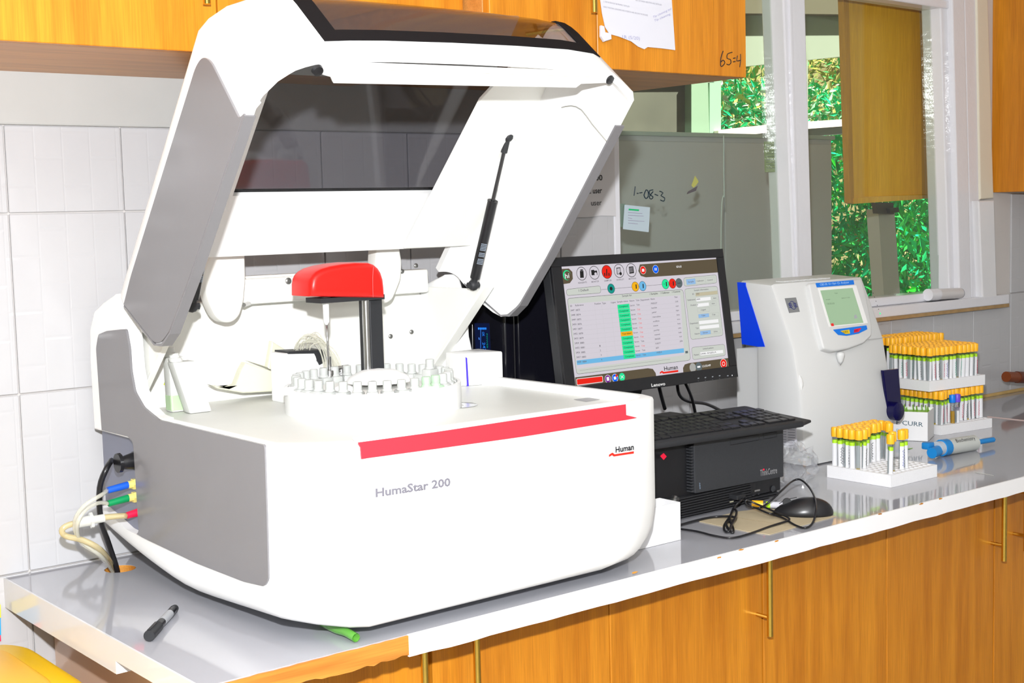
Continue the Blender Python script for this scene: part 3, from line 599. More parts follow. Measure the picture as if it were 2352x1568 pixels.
def thing_s(name, label, parent):
    o = bpy.data.objects.new(name, None); COL.objects.link(o); o.parent = parent; o.location = (0, 0, 0); return tag(o, label)
pa, pb = ax(1169, 313, 1.540), ax(1083, 655, 1.533)
strut(1.537, (pa.y, pa.z), (pb.y, pb.z), 'black gas strut holding the lid at the right')
pb = ax(441, 703, .984)
strut(.984, (pa.y, pa.z), (pb.y, pb.z), 'black gas strut holding the lid at the left')

# dispensing arm
b = nb(); lathe(b, [(.055, 1.208), (.05, 1.216), (.03, 1.226), (0, 1.230)], 32, Matrix.Translation((1.262, -.365, 0))); obj('arm_dome', b, WHITE, AN, smooth=True)
ya = -.345
q0, q1 = ay(840, 855, ya), ay(885, 857, ya)
zc = ay(865, 684, ya).z
b = nb(); box(b, q0.x + .012, q1.x - .001, ya, ya + .034, 1.212, zc + .004, .002); obj('arm_column', b, BLACKM, AN)
b = nb(); tube(b, [(q0.x + .007, ya + .004, 1.212), (q0.x + .007, ya + .004, zc)], .0062, 12, 0); obj('guide_rod', b, STEEL, AN, smooth=40)
hp = [(715, 681), (715, 655), (717, 642), (722, 632), (730, 624), (742, 617), (762, 611), (790, 606), (820, 603), (850, 603), (862, 607), (872, 615), (879, 626), (884, 642), (886, 660), (887, 684)]
b = nb(); prism3(b, [ay(p[0], p[1], ya - .022) for p in hp], (0, .07, 0), .010, 4); obj('arm_head', b, REDM, AN, 'rounded red arm cover', smooth=50)
s0 = ay(848, 608, ya - .0225); b = nb(); tube(b, [ay(858, 612, ya - .022), ay(856, 640, ya - .0225), ay(857, 682, ya - .0225)], .0009, 5, 2); obj('seam', b, mat('dark_red', (.45, .01, .01)), AN)
b = nb(); nx = ay(748, 690, ya + .01); box(b, ay(728, 684, ya).x, q1.x - .004, ya - .012, ya + .036, zc - .002, zc + .006); obj('arm_underside', b, BLACKM, AN)
b = nb(); lathe(b, [(0, nx.z + .006), (.0085, nx.z + .006), (.0085, nx.z - .002), (.0055, nx.z - .006), (.0048, nx.z - .035), (.002, nx.z - .040), (0, nx.z - .040)], 14, Matrix.Translation((nx.x, nx.y, 0))); obj('probe_holder', b, WHITE, AN, smooth=40)
b = nb(); tube(b, [(nx.x, nx.y, nx.z - .038), (nx.x + .001, nx.y, nx.z - .098)], .0016, 8, 0); obj('probe', b, STEEL, AN, smooth=True)

# carousel
CC = Vector((1.240, -.381, 0)); CR = .146
cz = 1.208
b = nb(); lathe(b, [(CR - .008, 1.20), (CR - .006, cz), (CR, cz), (CR, 1.1655), (CR - .01, 1.1655)], 72, Matrix.Translation(CC)); obj('carousel_wall', b, WHITE, AN, smooth=35)
b = nb(); lathe(b, [(0, 1.200), (CR - .034, 1.200), (CR - .034, 1.178), (CR - .007, 1.178)], 64, Matrix.Translation(CC)); obj('carousel_plate', b, WHITE2, AN, smooth=35)
for a0 in (-1.62, -1.43, .2, 2.2, 2.9):
    b = nb(); p = CC + Vector((math.cos(a0) * (CR - .004), math.sin(a0) * (CR - .004), 0)); box(b, p.x - .011, p.x + .011, p.y - .004, p.y + .004, 1.20, 1.2125, .001); obj('carousel_key', b, WHITE, AN)
b = nb(); lathe(b, [(.011, 1.1662), (.0325, 1.1662), (.034, 1.1668)], 24, Matrix.Translation((1.352, -.462, 0))); obj('deck_well', b, STEEL, AN)
MF = mat('milky_plastic', (.56, .58, .56), rough=.3, trans=.1, var=.05)
MFG = mat('milky_plastic_green', (.55, .80, .55), rough=.3, trans=.25)
def vial():
    t = thing('reagent_vial', 'x', 'vial', (0, 0, 0), 'reagent vials around the carousel')
    b = nb(); box(b, -.0125, .0125, -.0095, .0095, 0, .026, .003, 2); lathe(b, [(.009, .026), (.007, .030), (.006, .032), (0, .032)], 12); me1 = obj('bottle', b, MF, t, smooth=40)
    b = nb(); lathe(b, [(0, .030), (.0072, .030), (.0072, .041), (.0064, .042), (0, .042)], 14); obj('cap', b, MF, t, smooth=35)
    return t
def dup(root, loc, rz=0, label=None, group=None, sub=True):
    r = root.copy(); COL.objects.link(r); r.location = loc; r.rotation_euler = (0, 0, rz)
    if label: r['label'] = label
    if group: r['group'] = group
    for c_ in list(root.children):
        c = c_.copy(); COL.objects.link(c); c.parent = r
        for g_ in c_.children:
            g = g_.copy(); COL.objects.link(g); g.parent = c
    return r
v0 = vial(); first = True; GV = []
NV = 34
VS = []
for k in range(NV):
    a = 2 * PI * k / NV + .06; loc = CC + Vector((math.cos(a) * (CR - .0195), math.sin(a) * (CR - .0195), 1.1845))
    q = RM.transposed() @ (loc - CAM); VS.append((k, a, loc, q.x / -q.z, -q.z))
dm = sum(v_[4] for v_ in VS) / NV
for nm_, sel in (('front', sorted([v_ for v_ in VS if v_[4] < dm], key=lambda v_: v_[3])), ('rear', sorted([v_ for v_ in VS if v_[4] >= dm], key=lambda v_: v_[3]))):
    for i, (k, a, loc, _, _) in enumerate(sel):
        green = nm_ == 'front' and i in (12, 13)
        lab = ('greenish' if green else 'milky') + ' reagent vial, ' + ORD[i] + ' from left along the ' + nm_ + ' arc of the carousel'
        if first: v = v0; v.location = loc; v.rotation_euler = (0, 0, a); v['label'] = lab; first = False
        else: v = dup(v0, loc, a, lab)
        if green: GV.append(v)
for v in GV:
    for c in v.children: c.data = c.data.copy(); c.data.materials[0] = MFG
tv = dup(v0, CC + Vector((.095, -.03, 1.2)), .3, 'taller vial raised above the others at the right end of the carousel'); del tv['group']
b = nb(); lathe(b, [(.024, 1.2), (.02, 1.208), (.01, 1.213), (0, 1.214)], 24, Matrix.Translation((1.168, -.405, 0))); obj('hub_cover', b, WHITE, AN, smooth=True)
b = nb(); box(b, 1.29, 1.36, -.34, -.325, 1.20, 1.2085, .001); obj('carousel_block', b, WHITE2, AN)
# mixer block and tubing behind the carousel
ym = -.215
m0, m1 = ay(652, 812, ym), ay(728, 812, ym)
b = nb(); box(b, m0.x, m1.x, ym, ym + .05, 1.1655, m0.z, .003); box(b, m1.x - .002, m1.x + .018, ym + .003, ym + .045, 1.1655, m0.z - .018, .003); obj('mixer_block', b, WHITE, AN)
b = nb(); prism3(b, [ay(p[0], p[1], ym - .001) for p in [(662, 807), (748, 803), (752, 828), (735, 838), (722, 812), (662, 813)]], (0, .048, 0), .001, 1); obj('mixer_top', b, BLACKM, AN, 'black slanted mixer top')
b = nb()
for i in range(16):
    rr = random.Random(i); s = ay(670 + rr.uniform(0, 42), 806, ym + rr.uniform(.004, .04)); e = ay(745 + i * 2.6, 850 - i * .4, ym - .012 - i * .001); tpx = 690 + i * 4.5; top = ay(tpx + 12, 741 + abs(i - 6) * 2.2 + rr.uniform(0, 8), (s.y + e.y) / 2)
    h = (top.z - s.z); d = e - s
    pts = [s] + [s + Vector((d.x * (1 - math.cos(PI * t)) / 2, d.y * t, (e.z - s.z) * t)) + Vector((0, 0, h * math.sin(PI * t) ** .8)) for t in (.12, .3, .5, .7, .88)] + [e]
    tube(b, pts, .0011, 5, 3)
obj('thin_tubing', b, CLEAR, AN, 'bundle of thin clear tubes')
b = nb()
for i in range(16):
    e = ay(745 + i * 2.6, 850 - i * .4, ym - .012 - i * .001); tube(b, [e, e + Vector((0, 0, -.014))], .0013, 6, 0)
wcx = ay(757, 858, -.25); lathe(b, [(0, wcx.z - .01), (.010, wcx.z - .01), (.010, wcx.z + .006), (.004, wcx.z + .008), (.004, wcx.z + .03), (0, wcx.z + .03)], 16, Matrix.Translation((wcx.x, wcx.y, 0)))
tube(b, [ay(770, 846, -.24), ay(800, 842, -.24)], .004, 8, 0); tube(b, [ay(765, 852, -.24), ay(795, 852, -.24)], .0025, 8, 0); tube(b, [ay(786, 845, -.24), ay(787, 872, -.24)], .003, 8, 0)
obj('wash_station', b, STEEL, AN, 'chrome wash station fittings', smooth=40)
# pale dome cover at back of deck
b = nb(); y1 = -.13
prism3(b, [ay(p[0], p[1], y1) for p in [(485, 884), (525, 890), (543, 882), (555, 850), (565, 832), (605, 845), (655, 862), (655, 898), (560, 903), (500, 893)]], (0, .02, 0), .003)
prism3(b, [ay(p[0], p[1], y1 + .021) for p in [(568, 828), (615, 842), (625, 783), (662, 806), (662, 862)]], (0, .014, 0), .003)
obj('splash_cover', b, mat('pale_yellow_plastic', (.70, .70, .56), rough=.4), AN, 'pale curved splash cover')
b = nb(); prism3(b, [ay(p[0], p[1], -.0875) for p in [(376, 884), (392, 884), (384, 862)]], (0, .001, 0)); obj('warning_label', b, mat('label_yellow', (.6, .7, .02)), AN, 'yellow triangular warning label')
# small white reader box on the right rim
wp = [(1.508, -.265), (1.583, -.290), (1.590, -.215), (1.515, -.215)]
rb_ = thing('reader_box', 'small white box with blue slot on the analyser deck behind carousel', 'box', (1.545, -.245, 1.18))
z1 = ay(1100, 809, -.27).z
b = nb(); prism(b, rounded([(1.506, -.262), (1.588, -.292), (1.592, -.212), (1.512, -.212)], .005), 'z', 1.166, z1, .003); obj('case', b, WHITE, rb_, smooth=40)
b = nb(); box(b, 1.5035, 1.507, -.256, -.236, 1.172, z1 - .012, .001); obj('slot_rim', b, WHITE2, rb_)
b = nb(); prism3(b, [ay(p[0], p[1], -.2685) for p in [(1070, 820), (1073, 822), (1077, 886), (1073, 887)]], (.001, .006, 0)); obj('blue_strip', b, mat('royal_blue', (.06, .03, .70), rough=.3, var=0), rb_, 'blue strip')
# two loose bottles
def wedge(name, label, base, top, w_, d_, lean, m, liquid=None):
    t = thing(name, label, 'bottle', base)
    H = top - base[2]
    T = Matrix.Translation(base) @ Matrix(((1, 0, lean, 0), (0, 1, 0, 0), (0, 0, 1, 0), (0, 0, 0, 1)))
    b = nb(); box(b, -w_ / 2, w_ / 2, -d_ / 2, d_ / 2, 0, H * .86, .003, 2, T); obj('bottle_body', b, m, t, smooth=40)
    b = nb(); lathe(b, [(0, H * .86), (.011, H * .86), (.011, H * .92), (.0085, H * .93), (.0085, H), (0, H)], 16, T @ Matrix.Translation((-w_ * .22, 0, 0))); obj('neck', b, m, t, smooth=40)
    if liquid:
        b = nb(); box(b, -w_ / 2 - .0004, w_ / 2 + .0004, -d_ / 2 - .0004, d_ / 2 + .0004, .001, H * .28, .003, 2, T); obj('liquid', b, liquid, t, 'pale green liquid')
    return t
MILK = mat('milky_bottle', (.66, .67, .64), rough=.35, var=.03)
q = az(406, 944, 1.1663); wedge('reagent_bottle', 'upright narrow milky bottle with pale green liquid in its base', (q.x, q.y, 1.1663), q.z + .108, .028, .024, -.02, MILK, mat('pale_green_liquid', (.50, .68, .42), rough=.3))
q = az(455, 946, 1.1663); wedge('reagent_bottle', 'wider milky bottle leaning left against the upright bottle', (q.x, q.y, 1.1663), q.z + .102, .040, .024, -.30, MILK)
# wall side connectors, hoses and cable (part of the machine's back)
def con(px, py, x0, x1, r, m, n=12, y=None, name='connector', lab=None, r2=None):
    p = ax(px, py, .905); b = nb(); tube(b, [(x0, p.y + (y or 0), p.z), (x1, p.y + (y or 0), p.z - .002)], r, n, 0, r2=r2); return obj(name, b, m, AN, lab, smooth=40)
p = ax(308, 1058, .905)
b = nb(); tube(b, [(.924, p.y, p.z), (.904, p.y, p.z)], .0155, 16, 0); tube(b, [(.906, p.y, p.z), (.882, p.y, p.z - .001)], .0145, 14, 0, r2=.010); tube(b, [(.882, p.y, p.z), (.876, p.y, p.z)], .016, 12, 0); obj('power_plug', b, BLACK, AN, 'round black cable plug', smooth=35)
YEL = mat('pale_yellow_nut', (.78, .68, .22), rough=.35)
ports = [(308, 1111, mat('blue_sleeve', (.01, .10, .60), rough=.4), YEL), (309, 1141, mat('green_sleeve', (.0, .26, .08), rough=.4), YEL), (316, 1174, mat('crimson_sleeve', (.75, .01, .06), rough=.4), None)]
ends = []
for px, py, ms, mn in ports:
    p = ax(px, py, .905)
    if mn:
        b = nb(); tube(b, [(.924, p.y, p.z), (.902, p.y, p.z)], .0095, 6, 0); tube(b, [(.902, p.y, p.z), (.894, p.y, p.z)], .0065, 10, 0); obj('nut', b, mn, AN, 'yellow nut')
        x0 = .896
    else: x0 = .922
    b = nb(); tube(b, [(x0, p.y, p.z), (x0 - .036, p.y, p.z - .004)], .0062 if mn else .008, 12, 0, r2=.0055); obj('sleeve', b, ms, AN, smooth=40); ends.append(Vector((x0 - .036, p.y, p.z - .004)))
def wire(name, label, cat, pts, r, m, group=None, n=8, extra=None):
    b = nb(); tube(b, pts, r, n, 4); return obj(name, b, m, None, label, cat, group, smooth=True)
H = Vector((.909, -.088, .9))
wire('power_cable', 'black power cable curving from the analyser plug into the worktop hole', 'cable', [Vector((.880, p.y + .035, ax(308, 1058, .905).z)), ax(245, 1075, .86), ax(229, 1120, .85), ax(231, 1190, .855), ax(250, 1250, .88), H + Vector((-.008, -.006, .0)), H + Vector((-.004, 0, -.035))], .0048, BLACK)
hg = 'clear hoses looping from the analyser side'
wire('drain_hose', 'clear hose leaving the blue sleeve on the analyser side', 'hose', [ends[0], ax(235, 1135, .84), ax(195, 1160, .81), ax(172, 1195, .80), ax(180, 1235, .81), ax(222, 1270, .84), H + Vector((-.014, .004, .0)), H + Vector((-.01, .004, -.03))], .0034, CLEAR, hg)
wire('drain_hose', 'clear hose leaving the green sleeve on the analyser side', 'hose', [ends[1], ax(225, 1155, .84), ax(195, 1172, .815), ax(177, 1205, .80), ax(186, 1245, .815), ax(230, 1275, .845), H + Vector((-.016, -.004, .0)), H + Vector((-.012, -.004, -.03))], .0034, CLEAR, hg)
wt = wire('drain_hose', 'yellowed wider hose with inline connector leaving the red sleeve', 'hose', [ends[2], ax(240, 1188, .85), ax(210, 1197, .83), ax(165, 1203, .80), ax(143, 1215, .785), ax(150, 1230, .79), ax(190, 1240, .815), ax(230, 1262, .845), H + Vector((-.006, .012, .0)), H + Vector((-.004, .01, -.03))], .0050, glassy('yellowed_hose', (.88, .82, .62), .05, .1, 1.4, (.72, .62, .36), .45))
b = nb(); a1, a2 = ax(240, 1189, .85), ax(180, 1200, .81); d = (a2 - a1).normalized(); tube(b, [a1, a1 + d * .018], .0068, 12, 0); tube(b, [a1 + d * .018, a1 + d * .023], .013, 8, 0); tube(b, [a1 + d * .023, a2], .0085, 12, 0); obj('inline_connector', b, FROST, wt, smooth=40)
# ---------------------------------------------------------------- power supply unit behind
up_ = thing('battery_backup', 'tall glossy black battery backup unit with blue display behind the analyser', 'battery backup', (1.76, -.11, .9))
GB = mat('gloss_black', (.006, .006, .010), rough=.12, var=0)
b = nb(); box(b, 1.70, 1.93, -.2, -.02, .9, 1.356, .006, 3); obj('case', b, GB, up_, smooth=40)
b = nb(); box(b, 1.664, 1.699, -.2, -.02, .9, 1.356, .012, 4); obj('front_bezel', b, GB, up_, smooth=40)
b = nb(); prism3(b, [ax(p[0], p[1], 1.6635) for p in [(1090, 742), (1124, 742), (1128, 830), (1094, 830)]], (-.0006, 0, 0)); obj('display', b, mat('lcd_dark', (.002, .004, .02), rough=.2, emit=(.005, .01, .05), estr=.6, var=0), up_, 'dark blue display')
BLU = mat('lcd_blue', (0, 0, 0), emit=(.02, .25, 1.0), estr=1.1, var=0); CYA = mat('lcd_green', (0, 0, 0), emit=(.0, .55, .35), estr=.6, var=0)
def ux(a, c_, e=.0008): return ax(a, c_, 1.6635 - e)
b = nb(); rt = ux(1120, 780) - ux(1110, 780)
text(b, 'OK', ux(1107, 762), ux(1108, 772), .0075, up=rt); text(b, '242', ux(1108, 786), ux(1110, 806), .0085, up=rt)
for k in range(5): 
    q = ux(1098 + k * 4, 752); d = ux(1101 + k * 4, 752); prism3(b, [q, d, d + Vector((0, 0, -.004)), q + Vector((0, 0, -.004))], (-.0003, 0, 0))
stroke(b, [ux(1104, 755), ux(1104, 800)], .0004); stroke(b, [ux(1100, 775), ux(1101, 780)], .0008)
obj('display_text', b, BLU, up_, 'blue glowing characters')
b = nb(); text(b, 'POWER', ux(1117, 766), ux(1118, 800), .004, up=rt); obj('display_text', b, CYA, up_, 'green printed word')
b = nb(); stroke(b, [ux(1085, 745), ux(1086, 830)], .0008); obj('trim_line', b, STEEL, up_)

# ---------------------------------------------------------------- desktop computer
pc = thing('desktop_computer', 'black desktop computer lying flat on the worktop under the keyboard', 'computer', (1.95, -.35, .9))
PX0, PX1, PYF, PYB, PZ = 1.775, 2.120, -.503, -.20, 1.046
b = nb(); box(b, PX0, PX1, PYF + .004, PYB, .9035, PZ, .004, 2); obj('case', b, BLACK, pc, smooth=40)
gx = ay(1592, 1060, -.51).x
b = nb(); prism(b, rounded([(gx, .9475), (PX1 + .001, .944), (PX1 + .001, PZ - .001), (gx - .001, PZ - .001)], .003, 2), 'y', -.514, -.499, .0015); obj('front_panel', b, CHAR, pc, 'charcoal speckled front panel')
for k in range(16):
    b = nb(); z = .951 + k * .0057; box(b, gx - .008, gx - .0008, -.512, -.500, z, z + .0028); obj('vent_fin', b, CHAR, pc)
for k in range(8):
    b = nb(); z = .9065 + k * .0049; box(b, PX0 + .002, 2.03 if k > 1 else PX1 - .01, -.509, -.499, z, z + .0026); obj('slat', b, BLACKM, pc)
b = nb(); box(b, 2.03, PX1, -.506, -.499, .9165, .944, .001); obj('port_panel', b, BLACK, pc)
def yb(px, py, o=0): return ay(px, py, -.5145 - o)
b = nb(); text(b, 'ThinkCentre', yb(1746, 1093), yb(1785, 1086), .0125, up=(0, 0, 1), bold=.01); obj('lettering', b, mat('silver_print', (.30, .30, .31), rough=.3), pc, 'silver lettering')
b = nb(); q = yb(1754, 1078); box(b, q.x - .0015, q.x + .0015, -.5152, -.514, q.z - .0015, q.z + .0015); obj('red_dot', b, mat('red_dot', (.8, .01, .05), var=0, emit=(.8, .01, .03), estr=.6), pc)
b = nb(); text(b, 'neo', yb(1606, 1109), yb(1607, 1123), .004, up=(1, 0, 0)); obj('lettering', b, mat('pale_blue_print', (.35, .5, .7), var=0), pc, 'small sideways lettering')
for quad in ([(1678, 1022), (1678, 1008), (1744, 998), (1744, 1010)], [(1755, 1008), (1755, 996), (1784, 991), (1784, 1003)]):
    b = nb(); P = [yb(*q) for q in quad]; 
    for i in range(4): tube(b, [P[i], P[(i + 1) % 4]], .0004, 4, 0)
    obj('panel_groove', b, BLACK, pc)
b = nb(); q = ay(1775, 1122, -.507); lathe(b, [(0, 0), (.006, 0), (.0065, .001), (0, .0016)], 16, aim(q, (0, -1, 0))); obj('power_button', b, CHAR, pc)
for px, py, w_, h_, m in ((1738, 1126, .016, .004, STEEL), (1700, 1135, .008, .004, STEEL), (1730, 1137, .006, .003, BLACKM), (1742, 1134, .004, .003, BLACKM), (1680, 1151, .009, .003, mat('usb_cream', (.6, .58, .4)))):
    q = ay(px, py, -.507); b = nb(); box(b, q.x - w_ / 2, q.x + w_ / 2, -.509, -.505, q.z - h_ / 2, q.z + h_ / 2, .0005, 1); obj('port', b, m, pc)
b = nb(); q = ay(1524, 1047, -.5095)
b2 = nb(); p = [ay(1516, 1047, -.5085), ay(1524, 1040, -.5085), ay(1531, 1048, -.5085), ay(1524, 1056, -.5085)]; b.free(); prism3(b2, p, (0, -.0005, 0)); obj('sticker', b2, mat('red_diamond', (.85, .01, .05), var=0), pc, 'red diamond sticker')
# ---------------------------------------------------------------- monitor
mo = thing('computer_monitor', 'black flat monitor showing a sample list on its lit screen', 'monitor', (1.85, -.32, 1.046))
MN = Vector((0, -.253, .037)).normalized(); MP0 = Vector((0, -.400, 1.40)); MU = Vector((0, .037, .253)).normalized()
def sc(cx_, cy_, o=0.0): return on(1240 + cx_ / 4.3556, 560 + cy_ / 4.3556, MP0 + MN * o, MN)
O = [sc(96, 150), sc(1828, 38), sc(1974, 1328), sc(262, 1520)]
x0 = min(O[0].x, O[3].x); x0 = (O[0].x + O[3].x) / 2; x1 = (O[1].x + O[2].x) / 2
def fr_(a): return MP0 + MU * ((a - MP0.z) / MU.z)
def mpt(x, z, o=0): q = fr_(z) + MN * o; return Vector((x, q.y, q.z))
zt = (O[0].z + O[1].z) / 2; zb = O[2].z
I = [sc(213, 235), sc(1768, 130), sc(1902, 1236), sc(352, 1412)]
ix0 = (I[0].x + I[3].x) / 2; ix1 = (I[1].x + I[2].x) / 2; izt = (I[0].z + I[1].z) / 2; izb = (I[2].z + I[3].z) / 2
b = nb(); prism3(b, rounded([mpt(x0, zb, -.004), mpt(x1, zb, -.004), mpt(x1, zt, -.004), mpt(x0, zt, -.004)], .006, 3), MN * -.022, .002); obj('back_shell', b, BLACKM, mo)
for q in ([(x0, zb), (x1, zb), (x1, izb), (x0, izb)], [(x0, izt), (x1, izt), (x1, zt), (x0, zt)], [(x0, izb), (ix0, izb), (ix0, izt), (x0, izt)], [(ix1, izb), (x1, izb), (x1, izt), (ix1, izt)]):
    b = nb(); prism3(b, [mpt(*p, -.0045) for p in q], MN * .0065, .0012, 2); obj('bezel', b, BLACK, mo)
b = nb(); prism3(b, [mpt(ix0, izb, -.004), mpt(ix1, izb, -.004), mpt(ix1, izt, -.004), mpt(ix0, izt, -.004)], MN * .002)
def E_(name, c, s=1.0): return mat('screen_' + name, (0, 0, 0), rough=.6, emit=c, estr=s, var=0, spec=.1)
EW = E_('white', (.66, .62, .68)); EP = E_('panel', (.60, .63, .58)); EB = E_('brown', (.115, .09, .055)); EK = E_('black', (.02, .02, .02)); ER = E_('red', (.85, .02, .01)); EG = E_('green', (.02, .80, .32))
EBL = E_('blue', (.0, .12, .9)); ELB = E_('lightblue', (.16, .48, .78)); EO = E_('orange', (.90, .45, .01)); ET = E_('teal', (.01, .30, .25)); EGR = E_('grey', (.12, .15, .16)); EPU = E_('purple', (.2, .02, .3)); EPW = E_('purewhite', (.9, .9, .9)); ESB = E_('sel', (.30, .50, .78)); ETX = E_('text', (.16, .15, .17)); EPK = E_('pink', (.85, .15, .15))
disp = obj('display', b, EW, mo, 'lit screen')
LAY = {}
def layer(m, k):
    key = (m.name, k)
    if key not in LAY: LAY[key] = (nb(), m)
    return LAY[key][0], -.002 + .00025 * k
def poly(m, k, pts, r=0):
    bb, o = layer(m, k); P = [sc(p[0], p[1], o) for p in (rounded(pts, r) if r else pts)]; bb.faces.new([bb.verts.new(p) for p in P])
def circ(m, k, cx_, cy_, r):
    bb, o = layer(m, k); c = sc(cx_, cy_, o); rr = abs(sc(cx_ + r, cy_, o).x - c.x); bb.faces.new([bb.verts.new(c + Vector((math.cos(a) * rr, 0, 0)) + MU * math.sin(a) * rr) for a in [i * PI / 12 for i in range(24)]])
def line(m, k, a, c_, w_=1.3):
    bb, o = layer(m, k); A = sc(*a, o); B = sc(*c_, o); d = (B - A).normalized().cross(MN) * (w_ * .00007 * 1.6); bb.faces.new([bb.verts.new(p) for p in (A - d, B - d, B + d, A + d)])
def rrect(m, k, pts, r, w_=2.2):
    P = rounded(pts, r)
    for i in range(len(P)): line(m, k, P[i], P[(i + 1) % len(P)], w_)
def tx(m, k, s, a, c_, h):
    bb, o = layer(m, k); text(bb, s, sc(*a, o), sc(*c_, o), h * .000168, up=MU, bold=.012)
poly(EB, 1, [(216, 250), (290, 246), (325, 280), (330, 350), (300, 392), (236, 402)])
circ(EG, 2, 270, 312, 38); circ(EB, 3, 276, 315, 33); tx(EPW, 4, 'hi', (254, 345), (296, 338), 52)
poly(EB, 1, [(1000, 205), (1768, 150), (1783, 285), (1060, 334), (1010, 320), (985, 270)])
for cx_, cy_, col in ((418, 297, None), (545, 288, None), (670, 280, ER), (792, 270, None), (915, 263, None)):
    circ(EK, 2, cx_, cy_, 51); circ(col or EW, 3, cx_, cy_, 47)
poly(EK, 4, [(400, 270), (436, 268), (440, 338), (404, 340)]); poly(EK, 4, [(404, 256), (430, 254), (432, 266), (406, 268)])
poly(EK, 4, [(512, 262), (540, 258), (545, 268), (572, 266), (575, 310), (518, 314)]); circ(EW, 5, 558, 300, 12)
for px_ in (648, 668, 690): poly(EK, 4, [(px_ - 5, 290 - (40 if px_ == 668 else 0)), (px_ + 5, 289 - (40 if px_ == 668 else 0)), (px_ + 7, 320), (px_ - 3, 321)])
poly(EK, 4, [(765, 238), (805, 234), (812, 300), (772, 305)]); poly(EW, 5, [(771, 246), (801, 243), (806, 294), (777, 298)]); circ(EK, 6, 808, 297, 12)
for k in range(3): line(EK, 6, (776, 258 + k * 12), (798, 256 + k * 12), 2)
poly(EK, 4, [(890, 228), (935, 224), (942, 292), (896, 298)])
for k in range(4): line(EW, 5, (896, 242 + k * 13), (932, 238 + k * 13), 3)
for s, a, c_ in (('REAGENTS', (385, 398), (470, 390)), ('MONITOR', (518, 388), (592, 380)), ('SAMPLES', (645, 377), (718, 370)), ('WORKLIST', (766, 368), (843, 360)), ('METHODS', (890, 358), (964, 351))): tx(ETX, 4, s, a, c_, 17)
circ(EPW, 2, 1032, 262, 30); circ(ER, 3, 1032, 262, 28); poly(EPW, 4, [(1020, 250), (1044, 248), (1046, 276), (1022, 278)])
circ(EPW, 2, 1158, 253, 30); circ(EBL, 3, 1158, 253, 28); poly(EPW, 4, [(1147, 240), (1154, 239), (1156, 266), (1149, 267)]); poly(EPW, 4, [(1161, 239), (1168, 238), (1170, 265), (1163, 266)])
tx(EPW, 4, 'IDLE', (1368, 238), (1418, 234), 22)
poly(EP, 1, [(265, 455), (605, 418), (612, 490), (270, 517)], 24); rrect(EK, 2, [(265, 455), (605, 418), (612, 490), (270, 517)], 24); tx(ETX, 3, '1 Default', (390, 478), (490, 468), 25)
line(EK, 1, (612, 458), (1260, 402), 2)
for cx_, cy_, c_, r in ((713, 447, ET, 37), (955, 427, EO, 36), (1028, 422, ELB, 36), (1257, 402, EG, 36), (1327, 396, ER, 36), (1392, 391, EGR, 34)): circ(EK, 2, cx_, cy_, r); circ(c_, 3, cx_, cy_, r - 2.5)
circ(EK, 4, 713, 447, 14)
for cx_, cy_ in ((962, 427), (1032, 422), (1264, 402), (1334, 396)): poly(EK, 4, [(cx_ - 5, cy_ - 22), (cx_ + 5, cy_ - 23), (cx_ + 8, cy_ + 20), (cx_ - 2, cy_ + 21)])
tx(EK, 4, 'Apply', (1375, 398), (1411, 394), 14)
tx(EK, 4, '+', (1240, 410), (1250, 409), 20); tx(EK, 4, '-', (1308, 402), (1318, 401), 20)
pl = [(275, 545), (1432, 455), (1508, 1162), (368, 1303)]; poly(EP, 1, pl, 30); rrect(EK, 2, pl, 30, 2.4)
tx(ETX, 3, 'Sample list', (824, 530), (919, 521), 22)
for s, a in (('Samples', 1113), ('Calibrator', 1222), ('Controls', 1338)):
    w_ = {'Samples': 68, 'Calibrator': 76, 'Controls': 66}[s]; yy = 508 - (a - 1113) * .09; tx(EK, 3, s, (a, yy), (a + w_, yy - 6), 19); rrect(EK, 3, [(a - 17, yy - 12), (a - 6, yy - 13), (a - 5, yy - 1), (a - 16, yy)], 1, 1.2)
poly(EW, 2, [(296, 600), (1405, 512), (1445, 1112), (372, 1250)])
for s, a, c_ in (('ID', (304, 630), (324, 628)), ('Reference', (356, 624), (438, 616)), ('Position', (548, 608), (610, 602)), ('Type', (622, 602), (661, 599)), ('Urgent', (710, 595), (760, 590)), ('Sample status', (773, 588), (882, 578)), ('Nature', (897, 578), (946, 573)), ('Tube', (960, 573), (996, 569)), ('Department', (1008, 570), (1097, 561)), ('Name', (1108, 560), (1150, 556)), ('Fam', (1350, 540), (1378, 537))): tx(ETX, 4, s, a, c_, 19)
names = ['PRESLEY', 'benles', 'peter', 'marceline', 'collins', 'irene', 'purity', 'rommel', 'BRIGID', 'PURITY', 'BEN', 'ANJELA']; fam = ['CHE', 'wan', 'kipr', 'leles', 'eroc', 'katy', 'yebe', 'bak', 'YAT', 'JEB', '', '']
